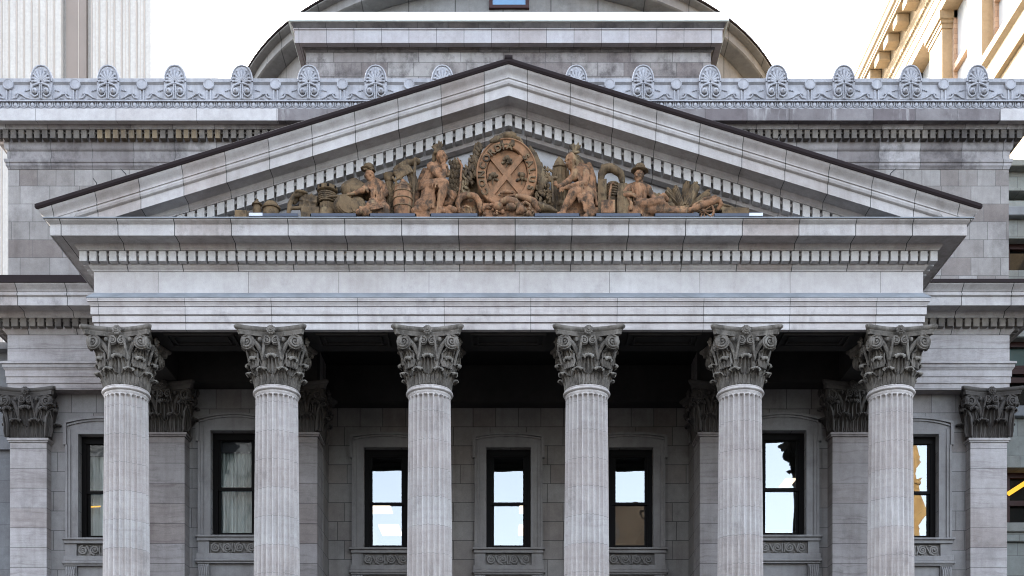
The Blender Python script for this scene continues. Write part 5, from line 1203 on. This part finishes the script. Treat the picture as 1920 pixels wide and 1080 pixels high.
for y in ys[:-1]:
    yc = y + 2.15; mb = MB(); mb.box(XF + .45, XF + .9, yc - 1.4, yc - 1.2, 31.7, 36.88); mb.box(XF + .45, XF + .9, yc + 1.2, yc + 1.4, 31.7, 36.88); mb.box(XF + .4, XF + .9, yc - 1.198, yc + 1.198, 34.2, 34.45); mb.box(XF + .3, XF + .9, yc - 1.3, yc + 1.3, 31.702, 32.0)
    w = mb.build('window', 'beigedark', rb); MB().box(XF + .6, XF + .7, yc - 1.198, yc + 1.198, 32.0, 36.88).build('pane', 'towerglass', w)
mb = MB()
cor([(-1, 30.2), (.25, 30.2), (.3, 30.5), (.35, 30.6), (.35, 30.9), (.55, 31.0), (.55, 31.3), (.35, 31.4), (.3, 31.598), (-1, 31.598)])
cor([(-1, 0), (.05, 0), (.05, 30.198), (-1, 30.198)])
mb.build('storey_band', 'beige', rb, 30)
# grey-green office front immediately right of the bank
gb = empty('office_front', 'grey-green stone office front with dark windows just right of the bank', 'building', (0, 0, 0))
GY = 9.0
def gz(py): return Z_(py, GY)
def gpart(name, py1, py0, proj, mat, parent=gb): return MB().cbox(13.3, 24, GY - proj, GY + 2, gz(py0), gz(py1), .02).build(name, mat, parent)
gpart('parapet', 310, 322, .35, 'greenstone'); gpart('frieze', 322.2, 358, .0, 'greenstone'); gpart('ledge', 358.2, 364, .2, 'greenstone'); gpart('shadow_band', 364.2, 377, -.3, 'greenstone'); gpart('string_course', 377.2, 394, .05, 'greenstone'); gpart('ledge', 394.2, 411, .25, 'lead'); gpart('wall', 411.2, 447, 0, 'greenstone')
def gwin(py1, py0, mat, frame='redframe', sub=None):
    w = MB().box(13.3, 24, GY + .5, GY + 1.6, gz(py0), gz(py1)).build('window', mat, gb)
    h = (gz(py1) - gz(py0))
    m = MB(); m.box(13.3, 24, GY + .36, GY + .498, gz(py1) - .16, gz(py1) - .002); m.box(13.3, 24, GY + .36, GY + .498, gz(py0) + .002, gz(py0) + .1)
    if sub: m.box(13.3, 24, GY + .34, GY + .498, gz(sub) - .08, gz(sub) + .08)
    for x in (15.6, 18.2, 20.8): m.box(x, x + .15, GY + .37, GY + .497, gz(py0) + .102, gz(py1) - .162)
    m.build('sash', frame, w); return w
gwin(447.2, 506, 'paneldark'); gpart('wall', 506.2, 632, 0, 'greenstone'); gwin(632.2, 683, 'panelteal'); gwin(683.2, 764, 'paneldark', sub=705); gpart('ledge', 764.2, 784, .2, 'lead'); gpart('wall', 784.2, 858, 0, 'greenstone'); gpart('ledge', 858.2, 880, .18, 'greenstone')
w = gwin(880.2, 983, 'paneldark', sub=938); MB().tube([(X_(1893, GY + .2), GY + .3, gz(921)), (X_(1930, GY + .2), GY + .3, gz(897))], .07, 8).build('tube_lamp', 'lampy', w)
gpart('sill', 983.2, 1000, .25, 'greenstone'); gpart('sill', 1000.2, 1017, .15, 'greenstone'); gpart('wall', 1017.2, 1330, 0, 'greenstone')
MB().box(13.4, 23.9, GY + 1.7, GY + 25, 0, gz(312)).build('core', 'greenstone', gb)
MB().box(13.3, 24, GY - .02, GY + 2, 0, gz(1331)).build('base', 'greenstone', gb)
# blue-grey stone front immediately left of the bank
lb = empty('stone_annex', 'plain blue-grey stone annex at the left edge of the bank', 'building', (0, 0, 0))
LY = 5.2
MB().box(-24, -13.2, LY, LY + 9.5, 0, Z_(662, LY)).build('wall', 'bluestone', lb)
MB().box(-24, -13.2, LY - .3, LY + 9.5, Z_(662, LY) + .002, Z_(650, LY)).build('cornice', 'bluestone', lb)
MB().box(-24, -13.2, LY - .12, LY - .002, Z_(845, LY), Z_(828, LY)).build('string_course', 'bluestone', lb)

# ---------------------------------------------------------------- across the square (seen only as reflections in the panes)
ch = empty('stone_church', 'brown stone church with a honey-coloured tower reflected in the right-hand window panes', 'church', (0, 0, 0))
mb = MB(); mb.quadprism([(12.0, 0), (22.5, 0), (22.5, 36.4), (20, 37.4), (14, 37.4), (12.0, 36.4)], -110, -92); mb.build('nave', 'church', ch)
mb = MB(); mb.rings([[(15.1 + r * math.cos(2 * PI * j / 24), -91.9, 34.8 + r * math.sin(2 * PI * j / 24)) for j in range(24)] for r in (.85, .65)], caps=False); mb.build('rose_window', 'frame', ch)
mb = MB(); mb.box(41.0, 46.3, -102.3, -97, 0, 39.6); mb.rings([[(43.65 - r, -99.65 - r, z), (43.65 + r, -99.65 - r, z), (43.65 + r, -99.65 + r, z), (43.65 - r, -99.65 + r, z)] for r, z in ((2.85, 39.602), (2.85, 40.2), (2.5, 40.3), (2.4, 41.0), (.12, 55))]); mb.build('bell_tower', 'gold', ch)
ob = empty('dark_office_block', 'dark office block across the square, mirrored in the left-hand windows', 'building', (0, 0, 0))
MB().box(-62, -19.5, -112, -90, 0, 66).build('wall', 'office', ob)

# ---------------------------------------------------------------- ground, light, sky, camera
structure(MB().box(-3000, 3000, -3000, 3000, -.5, 0).build('street', 'asphalt'))
structure(MB().box(-26, 26, -9.5, 40, .001, .14).build('pavement', 'paving'))
SUN = Vector((-.45, .78, .43)).normalized()
sd = bpy.data.lights.new('sun', 'SUN'); sd.energy = 3.6; sd.angle = R(.5); sd.color = (1.0, .90, .76)
so = bpy.data.objects.new('sun', sd); COL.objects.link(so); so.rotation_euler = SUN.to_track_quat('Z', 'Y').to_euler()
w = bpy.data.worlds.new('World'); scene.world = w; w.use_nodes = True
nt = w.node_tree; nt.nodes.clear()
out = N(nt, 'ShaderNodeOutputWorld'); bg = N(nt, 'ShaderNodeBackground'); sky = N(nt, 'ShaderNodeTexSky')
sky.sky_type = 'NISHITA'; sky.sun_disc = False
sky.sun_elevation = math.asin(SUN.z); sky.sun_rotation = math.atan2(SUN.x, SUN.y)
sky.air_density = 1.0; sky.dust_density = 3.0; sky.ozone_density = 1.0
bg.inputs[1].default_value = .15
hs = N(nt, 'ShaderNodeHueSaturation'); hs.inputs['Saturation'].default_value = .54; L(nt, sky.outputs[0], hs.inputs['Color']); L(nt, hs.outputs[0], bg.inputs[0]); L(nt, bg.outputs[0], out.inputs[0])
cam = bpy.data.cameras.new('camera'); co = bpy.data.objects.new('camera', cam); COL.objects.link(co)
co.location = (0, CAMY, CAMZ); co.rotation_euler = (R(90), 0, 0)
cam.sensor_width = 36; cam.sensor_fit = 'HORIZONTAL'; cam.lens = F / 1920 * 36
cam.shift_x = (960 - CX) / 1920; cam.shift_y = (HZ - 540) / 1920; cam.clip_end = 8000; cam.clip_start = .1
scene.camera = co
scene.view_settings.view_transform = 'Standard'; scene.view_settings.look = 'None'; scene.view_settings.gamma = 1; scene.view_settings.exposure = 3.36
scene.render.engine = 'CYCLES'
scene.cycles.max_bounces = 8; scene.cycles.transparent_max_bounces = 12; scene.cycles.use_denoising = True
scene.cycles.sample_clamp_indirect = 6
scene.cycles.filter_width = 1.05
